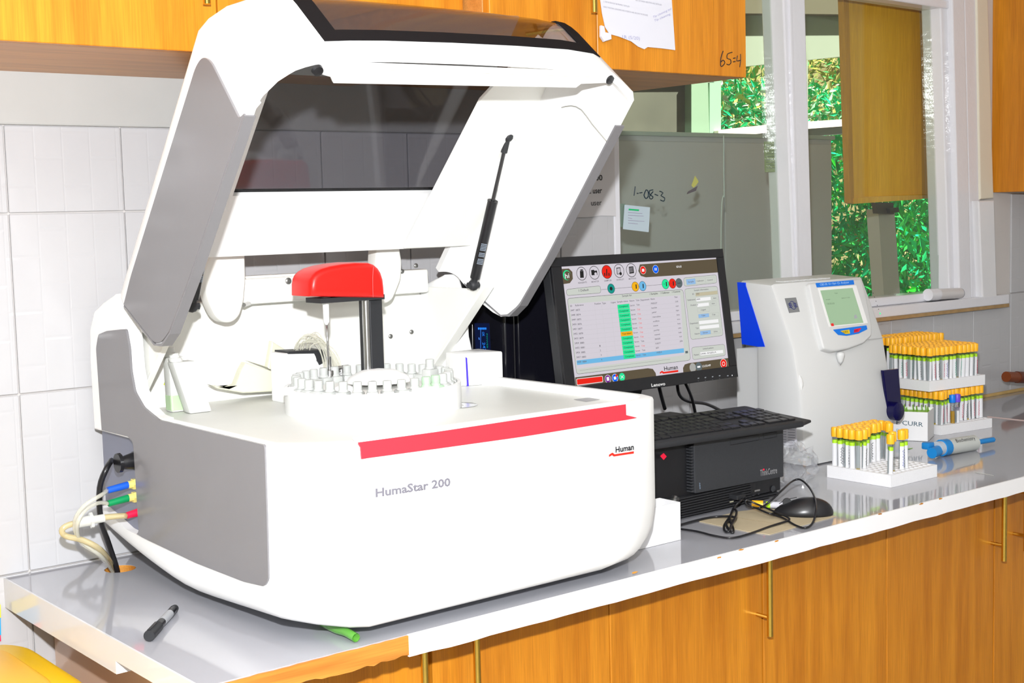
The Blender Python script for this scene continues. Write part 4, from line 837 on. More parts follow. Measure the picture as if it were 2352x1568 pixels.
for k in range(12):
    dx, dy = 6.0 * k, 46.9 * k; sel = k == 11
    L0, R0 = (304 + dx, 685 + dy), (1380 + k * 5.4, 588 + 45.4 * k)
    if sel: poly(ELB, 3, [(368, 1166), (1440, 1043), (1443, 1086), (372, 1211)])
    line(E_('rule', (.42, .42, .42)), 3, L0, R0, .6)
    tx(ETX, 5, str(2447 + k), (306 + dx, 674 + dy), (348 + dx, 670 + dy), 19); tx(ETX, 5, '0%d' % (873 + k), (360 + dx, 671 + dy), (402 + dx, 667 + dy), 19)
    if k >= 8: tx(ETX, 5, str(k - 7), (598 + (k - 8) * 6, 1028 + (k - 8) * 46), (606 + (k - 8) * 6, 1027 + (k - 8) * 46), 19)
    ex, ey = 5.5 * k, 45.4 * k; q = [(775 + ex, 610 + ey), (893 + ex, 598 + ey), (898 + ex, 640 + ey), (780 + ex, 652 + ey)]
    poly(EO if k == 6 else EG, 4, q); rrect(E_('cellrim', (.2, .35, .2)), 5, q, 1, 1.2); tx(EK, 6, 'Test failed' if k == 6 else 'Completed', (793 + ex, 636 + ey), (880 + ex, 627 + ey), 18)
    tx(ETX, 5, 'Serum', (903 + ex, 624 + ey), (948 + ex, 619 + ey), 18); cup_ = k in (1, 2, 3, 4, 5, 6, 7, 9)
    tx(EPK if cup_ else ETX, 5, 'Cup' if cup_ else 'Tube', (967 + ex * 1.02, 617 + ey), (998 + ex * 1.05, 614 + ey), 18)
    tx(ETX, 5, names[k], (1113 + k * 5, 604 + k * 44.6), (1113 + k * 5 + 9 * len(names[k]), 597 + k * 44.6), 18)
    if fam[k]: tx(ETX, 5, fam[k], (1354 + k * 5, 584 + k * 44), (1384 + k * 5, 581 + k * 44), 16)
for xa, xb in ((352, 420), (545, 640), (618, 714), (705, 800), (1100, 1160)): line(E_('rule', (.42, .42, .42)), 3, (xa, 600 if xa < 1000 else 570), (xa + 62, 1195 - (xa - 352) * .11), .6)
line(EK, 3, (398, 1266), (1305, 1153), 1.2); poly(EGR, 3, [(1454, 1072), (1480, 1069), (1483, 1092), (1456, 1095)])
for q, r in (([(1437, 340), (1765, 308), (1772, 390), (1445, 425)], 22), ([(1447, 450), (1775, 422), (1834, 915), (1512, 958)], 26), ([(1518, 1035), (1848, 1003), (1858, 1115), (1530, 1158)], 24)): poly(EP, 1, q, r); rrect(EK, 2, q, r, 2.0)
for q, m in (([(1463, 355), (1553, 345), (1560, 400), (1470, 410)], ESB), ([(1560, 346), (1650, 338), (1655, 392), (1566, 400)], EP), ([(1656, 338), (1745, 330), (1748, 384), (1662, 392)], EP), ([(1557, 490), (1775, 468), (1778, 502), (1560, 524)], E_('sand', (.55, .5, .35))), ([(1563, 540), (1708, 526), (1711, 562), (1566, 578)], EPW), ([(1720, 526), (1775, 520), (1780, 560), (1724, 566)], EP), ([(1572, 596), (1690, 584), (1694, 618), (1576, 632)], EPW), ([(1704, 580), (1762, 574), (1766, 614), (1708, 620)], EP), ([(1576, 645), (1696, 634), (1700, 672), (1580, 684)], EP), ([(1585, 705), (1690, 694), (1694, 730), (1589, 742)], ESB), ([(1690, 694), (1788, 684), (1792, 720), (1694, 730)], EP), ([(1590, 770), (1785, 750), (1789, 786), (1594, 806)], EPW), ([(1596, 820), (1792, 800), (1796, 836), (1600, 856)], EPW), ([(1603, 874), (1706, 862), (1710, 900), (1607, 912)], ESB), ([(1708, 862), (1806, 850), (1810, 888), (1712, 900)], EP), ([(1602, 1082), (1832, 1058), (1836, 1092), (1606, 1118)], EPW)): poly(m, 3, q); rrect(E_('rule2', (.3, .32, .28)), 4, q, 1, .9)
for s, a, c_ in (('Sample', (1483, 388), (1540, 382)), ('Calibrator', (1570, 379), (1643, 371)), ('Control', (1676, 370), (1730, 364)), ('Sample information', (1543, 472), (1688, 458)), ('ID', (1526, 510), (1543, 508)), ('2458', (1563, 508), (1595, 505)), ('Reference', (1480, 570), (1555, 561)), ('0884', (1568, 562), (1605, 558)), ('Auto', (1735, 550), (1766, 546)), ('Position', (1510, 622), (1566, 615)), ('4', (1574, 616), (1582, 615)), ('Auto', (1719, 604), (1750, 600)), ('Urgent', (1612, 668), (1662, 662)), ('Tube', (1618, 725), (1655, 720)), ('Cup', (1724, 714), (1756, 710)), ('Department', (1503, 804), (1586, 795)), ('Type', (1560, 850), (1590, 846)), ('Serum', (1632, 896), (1680, 890)), ('Urine', (1740, 884), (1778, 880)), ('Nature', (1550, 908), (1600, 901)), ('Linked patient', (1632, 1056), (1738, 1044)), ('Patient', (1543, 1118), (1593, 1112)), ('2446 ANJELA', (1608, 1108), (1765, 1088))): tx(ETX, 5, s, a, c_, 18)
poly(EB, 1, [(352, 1335), (1080, 1243), (1130, 1250), (1158, 1290), (1166, 1334), (358, 1422)])
poly(EPW, 2, [(364, 1348), (628, 1318), (634, 1382), (370, 1416)], 12); poly(ER, 3, [(369, 1353), (624, 1324), (629, 1377), (374, 1409)], 10)
circ(EPW, 2, 680, 1350, 31); circ(EPU, 3, 680, 1350, 28); poly(EPW, 4, [(666, 1332), (692, 1329), (696, 1366), (670, 1370)]); circ(EPW, 2, 752, 1340, 31); circ(EBL, 3, 752, 1340, 28); poly(EPW, 4, [(737, 1328), (762, 1325), (766, 1354), (741, 1357)]); circ(ER, 5, 766, 1318, 10); circ(EG, 3, 822, 1330, 30); stroke(layer(EPW, 4)[0], [sc(808, 1318, -.001), sc(838, 1342, -.001)], .0005); stroke(layer(EPW, 4)[0], [sc(836, 1314, -.001), sc(810, 1346, -.001)], .0005)
tx(EK, 3, 'Human', (1246, 1268), (1382, 1250), 48); poly(ER, 3, [(1200, 1284), (1222, 1268), (1240, 1280), (1384, 1260), (1385, 1280), (1232, 1298), (1222, 1286), (1202, 1300)])
poly(EB, 1, [(1432, 1240), (1450, 1205), (1490, 1192), (1888, 1140), (1900, 1238), (1436, 1296)])
circ(E_('midgrey', (.4, .4, .38)), 2, 1530, 1237, 32); circ(EGR, 3, 1590, 1228, 32); poly(EPW, 4, [(1574, 1222), (1604, 1218), (1606, 1236), (1576, 1240)]); tx(EPW, 3, '13:33:49', (1627, 1234), (1710, 1222), 24); circ(EPW, 2, 1838, 1196, 33); circ(ER, 3, 1838, 1196, 30); circ(EPW, 4, 1838, 1198, 15); circ(ER, 5, 1838, 1198, 11)
for (nm, k), (bb, m) in LAY.items():
    nme = 'screen_text' if nm in ('screen_text', 'screen_black', 'screen_pink', 'screen_purewhite') else 'screen_graphic'
    o = obj(nme, bb, m, disp); o['kind'] = 'stuff'
b = nb(); text(b, 'Lenovo', sc(1118, 1430, .0021), sc(1255, 1412, .0021), .0062, up=MU, bold=.015)
obj('lettering', b, mat('white_print', (.7, .7, .7), var=0), mo, 'white lettering')
b = nb()
for cx_, cy_ in ((1586, 1343), (1656, 1336), (1728, 1328), (1798, 1318), (1880, 1318)): 
    q = sc(cx_, cy_, .0022); box(b, q.x - .002, q.x + .002, q.y - .0002, q.y + .0002, q.z - .001, q.z + .001); text(b, 'v', sc(cx_ - 6, cy_ + 30, .0022), sc(cx_ + 6, cy_ + 29, .0022), .0014, up=MU)
obj('button_marks', b, mat('dim_print', (.25, .27, .3), var=0), mo)
b = nb(); q = sc(1924, 1314, .0022); lathe(b, [(0, 0), (.0013, 0), (0, .0006)], 10, aim(q, MN)); obj('power_light', b, E_('led', (1, 1, 1)), mo)
b = nb(); box(b, 1.72, 2.02, -.42, -.225, 1.0465, 1.056, .004, 3); obj('stand_base', b, BLACKM, mo, smooth=40)
b = nb(); prism3(b, [(1.82, -.315, 1.054), (1.90, -.315, 1.054), (1.90, -.388, 1.25), (1.82, -.388, 1.25)], (0, .02, .004), .003); obj('stand_neck', b, BLACKM, mo)
def cable(name, label, pts, r, m=BLACK, cat='cable', group=None): return wire(name, label, cat, pts, r, m, group)
cable('monitor_cable', 'black cable dropping straight behind the monitor, nearest the stand', [ay(1510, 870, -.36), ay(1518, 905, -.33), ay(1527, 938, -.30)], .004)
cable('monitor_cable', 'black cable dropping straight behind the monitor, middle one', [ay(1570, 870, -.36), ay(1588, 910, -.33), ay(1597, 948, -.29)], .0035)
cable('monitor_cable', 'black cable sweeping right behind the keyboard', [ay(1555, 870, -.36), ay(1560, 905, -.33), ay(1580, 921, -.31), ay(1620, 927, -.30), ay(1650, 940, -.29), ay(1668, 953, -.29), ay(1640, 958, -.28)], .0035)
# ---------------------------------------------------------------- keyboard
KP = Vector((2.118, -.578, 1.051)); ku = (Vector((1.725, -.545, 1.051)) - KP).normalized(); kv = Vector((-ku.y, ku.x, 0)) * -1
kv = Vector((.035, .995, .11)).normalized()
kb = thing('keyboard', 'black full-size keyboard resting across the top of the desktop computer', 'keyboard', KP)
def kp(a, c_, h=0): return KP + ku * a + kv * c_ + Vector((0, 0, h))
def kprism(bb, pts, h0, h1, bev=0): return prism3(bb, [kp(a, c_, h0) for a, c_ in pts], Vector((0, 0, h1 - h0)), bev)
KW, KD = .445, .155
b = nb(); kprism(b, rounded([(0.004, 0), (KW, 0), (KW, KD), (0.012, KD)], .012, 4), 0.001, .013, .004); obj('case', b, BLACKM, kb, smooth=40)
b = nb(); kprism(b, [(-.022, .012), (.01, .0), (.02, .02), (.02, KD - .03), (.005, KD - .012)], .004, .010, .002); obj('case_wing', b, BLACKM, kb)
KM = mat('key_black', (.014, .014, .016), rough=.35, var=.05)
def key(a, c_, wd=.0165, dp=.0165):
    b = nb(); kprism(b, rounded([(a, c_), (a + wd, c_), (a + wd, c_ + dp), (a, c_ + dp)], .002, 2), .013, .0165, .0012); obj('key', b, KM, kb)
for r in range(6):
    y = .016 + r * .0205 + (.004 if r == 5 else 0)
    for c_ in range(4):
        if r == 5: continue
        if c_ == 0 and r in (0, 2): key(.016, y, .0165, .037); continue
        if c_ == 0 and r in (1, 3): continue
        if r == 0 and c_ == 2: key(.016 + .019 * 2, y, .0355); continue
        if r == 0 and c_ == 3: continue
        key(.016 + .019 * c_, y)
    for c_ in range(3):
        if r == 1 and c_ != 1: continue
        if r == 2: continue
        key(.098 + .019 * c_, y)
    if r == 0:
        for a, wd in ((.162, .024), (.188, .019), (.209, .019), (.230, .105), (.338, .019), (.359, .019), (.380, .024)): key(a, y, wd)
    elif r == 5:
        for c_ in range(13): key(.162 + .0195 * c_ + .006 * (c_ // 4), y, .0165, .013)
    else:
        n = 13 if r in (2, 3, 4) else 12; key(.162, y, .030)
        for c_ in range(n - 1): key(.195 + .0190 * c_, y)
# ---------------------------------------------------------------- mouse, mat, cable, small things
b = nb(); prism3(b, [az(p[0], p[1], .9003) for p in [(1606, 1198), (1690, 1176), (1760, 1168), (1921, 1186), (1850, 1205), (1768, 1228), (1720, 1222)]], (0, 0, .0012)); mt = obj('cardboard_mat', b, mat('brown_cardboard', (.50, .42, .28), rough=.9, var=.15, vscale=20), None, 'flattened beige cardboard piece used as a mat under the mouse', 'cardboard')
b = nb(); q0, q1 = az(1640, 1192, .9018), az(1790, 1224, .9018); tube(b, [az(1670, 1185, .9017), az(1830, 1210, .9017)], .0006, 4, 0); obj('fold_line', b, mat('dark_fold', (.3, .24, .15)), mt)
ms = thing('computer_mouse', 'black wired computer mouse resting on the cardboard mat', 'mouse', (2.03, -.655, .9015))
M0, M1 = az(1790, 1185, .9015), az(1905, 1186, .9015)
d = (M1 - M0).normalized(); mc = (M0 + M1) / 2 + Vector((.012, .012, 0)); ang = math.atan2(d.y, d.x)
T = Matrix.Translation((mc.x, mc.y, .9016)) @ Matrix.Rotation(ang, 4, 'Z')
def mouse_shape(bb, sx=1, z0=0, z1=1):
    t = bmesh.new(); bmesh.ops.create_uvsphere(t, u_segments=28, v_segments=18, radius=1)
    for v in t.verts:
        x, y, z = v.co; z = max(z, -.12); hx = .056 * x; taper = 1 - .10 * (1 - x) / 2 - .06 * max(0, -x)
        hz = (.029 + .006 * x) * z * (1 - .25 * max(0, -x)); v.co = Vector((hx, .031 * y * taper, max(0, hz + .0035)))
    return join(bb, t, T)
b = nb(); mouse_shape(b); obj('shell', b, mat('mouse_black', (.014, .014, .016), rough=.3), ms, smooth=True)
b = nb(); tube(b, [T @ Vector((-.045, 0, .020)), T @ Vector((-.03, 0, .0285)), T @ Vector((-.012, 0, .0325))], .0007, 5, 3); obj('button_split', b, BLACKM, ms)
b = nb(); lathe(b, [(0, -.003), (.0085, -.003), (.0085, .003), (0, .003)], 18, T @ Matrix.Translation((-.030, 0, .0225)) @ Matrix.Rotation(PI / 2, 4, 'X')); obj('scroll_wheel', b, BLACKM, ms)
mtip = T @ Vector((-.055, 0, .006))
def zz(px, py, z=.904): return az(px, py, z)
cable('mouse_cable', 'thin black mouse cable looped and knotted on the worktop', [mtip, zz(1770, 1180, .912), zz(1735, 1166, .915), zz(1716, 1160, .920), zz(1714, 1148, .93), zz(1740, 1158, .922), zz(1780, 1175, .914), zz(1808, 1187, .908), zz(1810, 1195, .906), zz(1770, 1208), zz(1720, 1226), zz(1680, 1235), zz(1640, 1230), zz(1600, 1220), zz(1560, 1214), zz(1540, 1212, .905)], .0020, BLACK)
cable('mouse_cable', 'thin black cable arching over the mouse from the computer port', [ay(1690, 1140, -.512), ay(1712, 1144, -.53), zz(1722, 1162, .915), zz(1745, 1166, .910), zz(1770, 1150, .925), zz(1800, 1122, .940), zz(1820, 1105, .945), zz(1838, 1101, .948), zz(1858, 1118, .942), zz(1872, 1145, .935), zz(1874, 1175, .925), zz(1865, 1203, .908), zz(1848, 1212, .904), zz(1825, 1205, .904), zz(1800, 1190, .906), zz(1770, 1180, .909)], .0020, BLACK)
cable('usb_lead', 'black lead with cable tie coiled in front of the computer', [ay(1708, 1142, -.512), zz(1700, 1150, .925), zz(1686, 1165, .915), zz(1677, 1185, .910), zz(1664, 1205, .906), zz(1664, 1218, .904), zz(1674, 1220, .905), zz(1680, 1205, .912), zz(1688, 1190, .918), zz(1692, 1175, .922), zz(1685, 1170, .918), zz(1676, 1192, .910), zz(1684, 1212, .905), zz(1684, 1222, .904), zz(1676, 1218, .905), zz(1668, 1200, .910), zz(1690, 1192, .906), zz(1680, 1186, .908), zz(1640, 1187, .904), zz(1600, 1195, .904), zz(1560, 1206, .904)], .0022, BLACK)
b = nb(); q = ay(1684, 1138, -.507); box(b, q.x - .013, q.x + .012, q.y - .022, q.y, q.z - .004, q.z + .005, .0015); obj('usb_plug', b, BLACKM, None, 'black plug pushed into the computer front port', 'plug')
# lying tube behind the mouse
def lie(name, label, A, B, r, parts, cat):
    t = thing(name, label, cat, (A + B) / 2)
    for nm, f0, f1, rr, m in parts: b = nb(); tube(b, [A.lerp(B, f0), A.lerp(B, f1)], r * rr, 14, 0); obj(nm, b, m, t, smooth=40)
    return t
LIME = mat('lime_label_band', (.42, .75, .02), rough=.5, var=.02)
A, B = zz(1727, 1158, .908), zz(1812, 1160, .908)
lie('sample_tube', 'sample tube with yellow cap lying between computer and mouse', A, A + (B - A).normalized() * .098, .0062, [('cap', 0, .22, 1.3, CAPY), ('lime_band', .28, .36, 1.03, LIME), ('paper_label', .36, .85, 1.02, PAPER), ('tube_body', .1, 1.0, .95, TUBEG), ('contents', .8, .95, .85, INKR)], 'tube')
# small white box + clear tube in it
wb2 = thing('carton', 'small open white carton at the right foot of the analyser', 'box', (1.67, -.59, .9))
zt2 = ay(1560, 1153, -.612).z; X1 = ay(1563, 1200, -.612).x
for q in ((1.595, X1, -.612, -.6105), (1.595, X1, -.5625, -.561), (1.595, 1.5965, -.611, -.562), (X1 - .0015, X1, -.611, -.562)):
    b = nb(); box(b, q[0], q[1], q[2], q[3], .9005, zt2); obj('side_panel', b, mat('carton_white', (.82, .82, .83), rough=.6), wb2)
b = nb(); box(b, 1.596, X1 - .001, -.611, -.562, .9005, .902); obj('base_panel', b, MATS['carton_white'], wb2)
A = ay(1540, 1175, -.59); B = ay(1552, 1142, -.585)
lie('plastic_tube', 'clear empty plastic tube standing tilted in the small white carton', A, B, .0075, [('tube_body', 0, 1, 1, TUBEG)], 'tube')
# pen
A, B = zz(342, 1460, .909), zz(402, 1396, .907)
pn = thing('marker_pen', 'black capped marker pen lying alone on the left end of the worktop', 'pen', (A + B) / 2)
d = (B - A)
b = nb(); tube(b, [A, A + d * .34], .0078, 14, 0, r2=.0072); obj('cap', b, BLACKM, pn, smooth=40)
b = nb(); q = A + d * .05; prism3(b, [q + Vector((-.006, -.004, .006)), q + d * .28 + Vector((-.006, -.004, .006)), q + d * .28 + Vector((-.003, -.006, .006)), q + Vector((-.003, -.006, .006))], (0, 0, .003)); obj('clip', b, BLACK, pn)
b = nb(); tube(b, [A + d * .33, A + d * .93], .0062, 14, 0); obj('barrel', b, BLACK, pn, smooth=40)
b = nb(); tube(b, [A + d * .48, A + d * .78], .0064, 14, 0); obj('printed_band', b, mat('grey_print_band', (.35, .36, .38)), pn, 'grey printed band', smooth=40)
b = nb(); tube(b, [A + d * .93, B], .0066, 12, 0, r2=.0055); obj('end_plug', b, BLACKM, pn, smooth=40)
# green tube end and black foot under analyser
A, B = zz(770, 1443, .909), zz(818, 1464, .908)
b = nb(); tube(b, [A + Vector((-.0, .05, .003)), A, (A + B) / 2 + Vector((0, 0, .002)), B], .0062, 12, 4, caps=False); obj('green_hose', b, glassy('green_hose', (.45, .85, .30), .06, .1, 1.4, (.20, .60, .08), .5), None, 'short open green hose end poking out under the analyser front', 'hose', smooth=True)
# notices
def flat(name, label, cat, pts, y, m, th=.0008, group=None):
    b = nb(); prism3(b, [ay(p[0], p[1], y) for p in pts], (0, th, 0)); return obj(name, b, m, None, label, cat, group)
n1 = flat('notice_sheet', 'torn white printed notice taped on the wall cabinet door', 'notice', [(1377, -40), (1379, 0), (1383, 30), (1390, 62), (1400, 78), (1422, 84), (1450, 95), (1466, 107), (1480, 113), (1488, 108), (1520, 111), (1551, 115), (1548, 70), (1543, 0), (1542, -40)], -.4475, PAPER)
b = nb(); 
for s, a, c_ in (('2. THE WATER MUST BE PROPERLY DISTILLED', (1386, 5), (1446, 17)), ('SETS OF WASH ADDITIVE AND DISTILLED', (1460, 2), (1520, 13)), ('KINDLY MAINTAIN CLEANLINESS AND HYGIENE IN AND AROUND THE MACHINE', (1386, 17), (1488, 37))): text(b, s, ay(*a, -.4478), ay(*c_, -.4478), .0028, up=(0, 0, 1))
obj('printed_text', b, mat('grey_text', (.25, .25, .3), var=0), n1)
b = nb(); text(b, 'Tip cleaning ttd', ay(1500, 42, -.4478), ay(1542, 22, -.4478), .004, up=(-.15, 0, 1)); text(b, 'Tip cleaning', ay(1503, 50, -.4478), ay(1540, 34, -.4478), .004, up=(-.15, 0, 1)); text(b, '1R (5/20)', ay(1430, 88, -.4478), ay(1470, 92, -.4478), .006, up=(-.1, 0, 1)); obj('handwriting', b, mat('pencil_blue', (.3, .3, .5), var=0), n1)
b = nb(); prism3(b, [ay(p[0], p[1], -.449) for p in [(1376, 60), (1383, 62), (1386, 76), (1399, 78), (1400, 92), (1384, 97), (1376, 85)]], (0, -.006, .001), .001); obj('folded_corner', b, PAPER, n1)
b = nb(); Z = lambda l: [ay(p[0], p[1], -.4455) for p in l]
for l in ([(1661, 117), (1656, 132), (1655, 150), (1659, 152), (1665, 144), (1661, 138), (1656, 142)], [(1682, 120), (1671, 124), (1670, 134), (1677, 136), (1679, 144), (1674, 149), (1669, 147)], [(1684, 134), (1689, 133)], [(1684, 142), (1689, 141)], [(1694, 128), (1692, 140), (1701, 138)], [(1701, 124), (1701, 140), (1699, 154)]): stroke(b, Z(l), .0009)
b2 = obj('handwriting', b, INK, wc2d[1], 'black marker writing')
n2 = flat('notice_sheet', 'white printed sheet on the tiles between lid and window', 'notice', [(1290, 300), (1411, 330), (1412, 400), (1415, 496), (1380, 495), (1350, 499), (1285, 500)], -.009, mat('sheet', (.62, .61, .62), rough=.8))
b = nb(); 
for s, a, c_, h in (('Mi100', (1343, 415), (1384, 414), .0125), ('NAME: user', (1322, 446), (1383, 443), .0125), ('user', (1358, 472), (1382, 471), .0125)): text(b, s, ay(*a, -.0095), ay(*c_, -.0095), h, up=(0, 0, 1), bold=.015 if s != 'user' else 0)
obj('printed_text', b, INK, n2)
YW = .0275
n3 = flat('taped_note', 'small white form with green bar taped on the left window pane', 'note', [(1435, 470), (1493, 476), (1490, 533), (1431, 526)], YW, mat('note_paper', (.50, .60, .66), rough=.8))
b = nb(); prism3(b, [ay(p[0], p[1], YW - .0003) for p in [(1444, 479), (1468, 481), (1467, 484.5), (1444, 482.5)]], (0, -.0003, 0)); obj('green_mark', b, mat('green_mark', (0, .5, .15), var=0), n3)
b = nb()
for k, (x0_, x1_) in enumerate(((1443, 1475), (1443, 1478), (1443, 1452), (1443, 1480), (1443, 1465))): stroke(b, [ay(x0_, 488 + k * 6, YW - .0004), ay(x1_, 490 + k * 6, YW - .0004)], .0005)
obj('printed_lines', b, mat('mauve_text', (.35, .3, .45), var=0), n3)
flat('paper_scrap', 'pale scrap of old paper behind the taped note', 'paper', [(1408, 467), (1437, 468), (1432, 522), (1408, 520)], .034, mat('old_scrap', (.30, .36, .33), rough=.8))
n4 = flat('yellow_notice', 'pale yellow printed notice behind the left pane beside the mullion', 'notice', [(1755, 325), (1806, 324), (1807, 395), (1757, 395)], .036, mat('yellow_paper', (.26, .30, .12), rough=.8))
b = nb()
for k in range(9): stroke(b, [ay(1761, 333 + k * 6.6, .0355), ay(1797 - (k * 7) % 12, 332.5 + k * 6.6, .0355)], .0006)
obj('printed_lines', b, mat('olive_text', (.10, .12, .05), var=0), n4)
b = nb(); Z = lambda l: [ay(p[0], p[1], YW) for p in l]
for l in ([(1459, 428), (1457, 445), (1456, 449)], [(1463, 444), (1466, 444)], [(1469, 443), (1475, 442)], [(1484, 436), (1479, 448), (1484, 456), (1489, 450), (1488, 438), (1484, 436)], [(1500, 436), (1492, 438), (1492, 446), (1500, 452), (1496, 457), (1491, 452), (1500, 440)], [(1504, 446), (1511, 449)], [(1515, 439), (1523, 443), (1518, 449), (1527, 455), (1524, 462), (1517, 459)]): stroke(b, Z(l), .0013)
obj('glass_writing', b, mat('marker_navy', (.01, .03, .05), var=0), pane, 'dark marker writing on the glass')
b = nb(); prism3(b, Z([(1596, 404), (1600, 410), (1604, 417), (1598, 426), (1592, 431), (1588, 426)]), (0, -.001, 0)); obj('tape_remnant', b, mat('old_tape', (.45, .45, .12), rough=.6), pane, 'yellowed tape remnant')
b = nb(); prism3(b, Z([(1602, 427), (1598, 438), (1577, 446), (1580, 440)]), (0, -.001, 0)); obj('tape_remnant', b, mat('dark_tape', (.10, .09, .10), rough=.6), pane, 'dark torn tape')
cable('hanging_cord', 'thin white cord hanging behind the left pane', [ay(1662, 311, .05), ay(1662, 380, .05), ay(1663, 450, .05), ay(1661, 449, .05), ay(1657, 480, .05), ay(1656, 570, .05), ay(1656, 620, .05)], .0012, mat('cord_white', (.55, .6, .58)), 'cord')
# sill items
A, B = ay(2131, 677, -.018), ay(2206, 673, -.018)
lie('specimen_container', 'white translucent cylindrical container lying on the window sill', A, B, .0165, [('cap', 0, .28, 1.05, FRAMEW), ('container_body', .28, .97, .96, mat('milky_tube', (.62, .60, .60), rough=.3)), ('end', .97, 1, .9, mat('milky_dark', (.35, .35, .38)))], 'container')
A, B = ay(1680, 743, -.016), ay(1722, 741, -.016)
lie('blue_pen', 'blue pen with black tip on the sill behind the monitor', A, B, .0045, [('tip', 0, .25, .8, BLACK), ('barrel', .25, 1, 1, mat('pen_blue', (.02, .25, .45)))], 'pen')
A, B = ay(2311, 865, -.10), ay(2500, 872, -.10)
lie('brown_rod', 'short brown cylindrical rod end at the right edge of the picture', A, B, .0155, [('rod_tip', 0, .12, 1.0, mat('brown_rod', (.20, .045, .01), rough=.4)), ('rod_body', .12, 1, 1.12, mat('brown_rod2', (.12, .025, .008), rough=.4))], 'rod')
b = nb(); box(b, B.x - .02, B.x, -.1, 0, A.z - .01, A.z + .01); obj('bracket', b, mat('brown_rod2'), bpy.data.objects['brown_rod']) if 'brown_rod' in bpy.data.objects else b.free()

# yellow bin left of the worktop
bn = thing('waste_bin', 'bright yellow plastic bin lid at the lower left corner', 'bin', (.57, -.23, 0))
YB_ = mat('bin_yellow', (.85, .52, .005), rough=.3, var=.03)
q = az(80, 1490, .80); rx, ry = .735, q.y
def rr_(x0, x1, y0, y1, r): return rounded([(x0, y0), (x1, y0), (x1, y1), (x0, y1)], r, 8)
b = nb(); prism(b, rr_(.42, .722, -.40, -.075, .07), 'z', 0, .780, .004); obj('bin_body', b, YB_, bn, smooth=40)
b = nb(); prism(b, rr_(.405, .7385, -.415, -.060, .085), 'z', .780, .812, .010); obj('bin_lid', b, YB_, bn, smooth=40)
b = nb(); prism(b, rr_(.445, .695, -.375, -.102, .06), 'z', .812, .820, .004); obj('lid_panel', b, mat('bin_yellow_deep', (.80, .42, .004), rough=.3), bn, smooth=40)
# poster edge at extreme left
ps = thing('wall_poster', 'colourful strip of a poster at the extreme left edge below the worktop', 'poster', tuple(ay(0, 1430, -.01)))
for k, (y0_, y1_, c_) in enumerate(((1388, 1418, (.75, .6, .05)), (1418, 1458, (.0, .35, .75)), (1458, 1472, (.8, .02, .1)))):
    b = nb(); prism3(b, [ay(-60, y0_, -.012), ay(1.5, y0_, -.012), ay(2.5, y1_, -.012), ay(-60, y1_, -.012)], (0, .003, 0)); obj('colour_band', b, mat('poster%d' % k, c_, var=0), ps)

# ---------------------------------------------------------------- electrolyte analyser on the right
EA = thing('electrolyte_analyser', 'white compact analyser with small green screen and blue side stripe', 'analyser', (2.56, -.24, .9))
AW = mat('white_analyser', (.66, .67, .67), rough=.4, var=.01)
X0, X1a = 2.40, 2.735
rid = [(1845, 1073), (1845, 1000), (1837, 900), (1821, 800), (1800, 735), (1771, 653)]
prof = [(ax(p[0], p[1], X0).y, ax(p[0], p[1], X0).z) for p in rid]; prof[0] = (prof[0][0], .903)
zt3 = prof[-1][1]
b = nb(); P = prof + [(-.155, zt3 + .006), (-.150, zt3), (-.200, 1.168), (-.200, .903)]
prism(b, P, 'x', X0, X1a, .010); obj('housing', b, AW, EA, smooth=35)
b = nb(); prism(b, [(-.315, .91), (-.13, .91), (-.13, 1.155), (-.215, 1.165), (-.30, 1.150)], 'x', X0 + .012, X1a - .02, .003); obj('reagent_bay', b, AW, EA)
b = nb(); prism3(b, [ax(p[0], p[1], X0 - .002) for p in [(1693, 648), (1710, 649), (1756, 796), (1741, 796), (1704, 790)]], (.02, 0, 0)); obj('side_stripe', b, mat('cobalt', (.0, .05, .80), rough=.35, var=0), EA, 'cobalt blue rear side stripe')
b = nb(); prism3(b, [ax(p[0], p[1], X0 - .002) for p in [(1704, 790), (1692, 640), (1698, 640), (1742, 796)]], (-.001, 0, 0)); b.free()
def sx(px, py, o=0): return ax(px, py, X0 + .011 - o)
b = nb(); prism3(b, rounded([sx(1744, 806), sx(1818, 812), sx(1824, 870), sx(1828, 950), sx(1762, 944), sx(1755, 868)], .002, 2), (-.0015, 0, 0), .0005, 1); obj('bay_door', b, AW, EA)
b = nb(); tube(b, [sx(1744, 806, .002), sx(1750, 850, .002), sx(1756, 875, .002), sx(1754, 892, .002), sx(1761, 915, .002), sx(1762, 944, .002)], .0006, 5, 4); obj('door_line', b, mat('seam_grey', (.3, .3, .32)), EA)  # grey line marks the bay door joint
b = nb()
for k, (s, xa, xb) in enumerate((('Please write down the opening date of the pack', 1751, 1804), ('Day 20   Month July   Year', 1752, 1802), ('Attention: the finished pack may cause biological', 1753, 1805), ('contamination, please immediately dispose of it', 1754, 1805), ('properly according to relevant convention', 1754, 1798))): text(b, s, sx(xa, 817 + k * 5.6 + (1.5 if k > 1 else 0), .002), sx(xb, 819 + k * 5.6 + (1.5 if k > 1 else 0), .002), .0022, up=(0, 0, 1))
obj('printed_text', b, mat('grey_text2', (.2, .2, .25), var=0), EA)
b = nb(); prism3(b, [sx(1768, 849, .0018), sx(1812, 852, .0018), sx(1810, 868, .0018), sx(1768, 870, .0018)], (-.004, 0, 0), .001); obj('paper_slot', b, WHITE, EA)
b = nb(); lathe(b, [(0, -.004), (.026, -.004), (.028, .002), (0, .006)], 28, aim(sx(1822, 880, .001), (-1, 0, 0))); obj('roll_cover', b, WHITE, EA, smooth=40)
b = nb(); prism3(b, [sx(1785, 949, .0018), sx(1826, 953, .0018), sx(1826, 960, .0018), sx(1785, 956, .0018)], (-.0006, 0, 0)); obj('label_strip', b, MATS['cobalt'], EA)
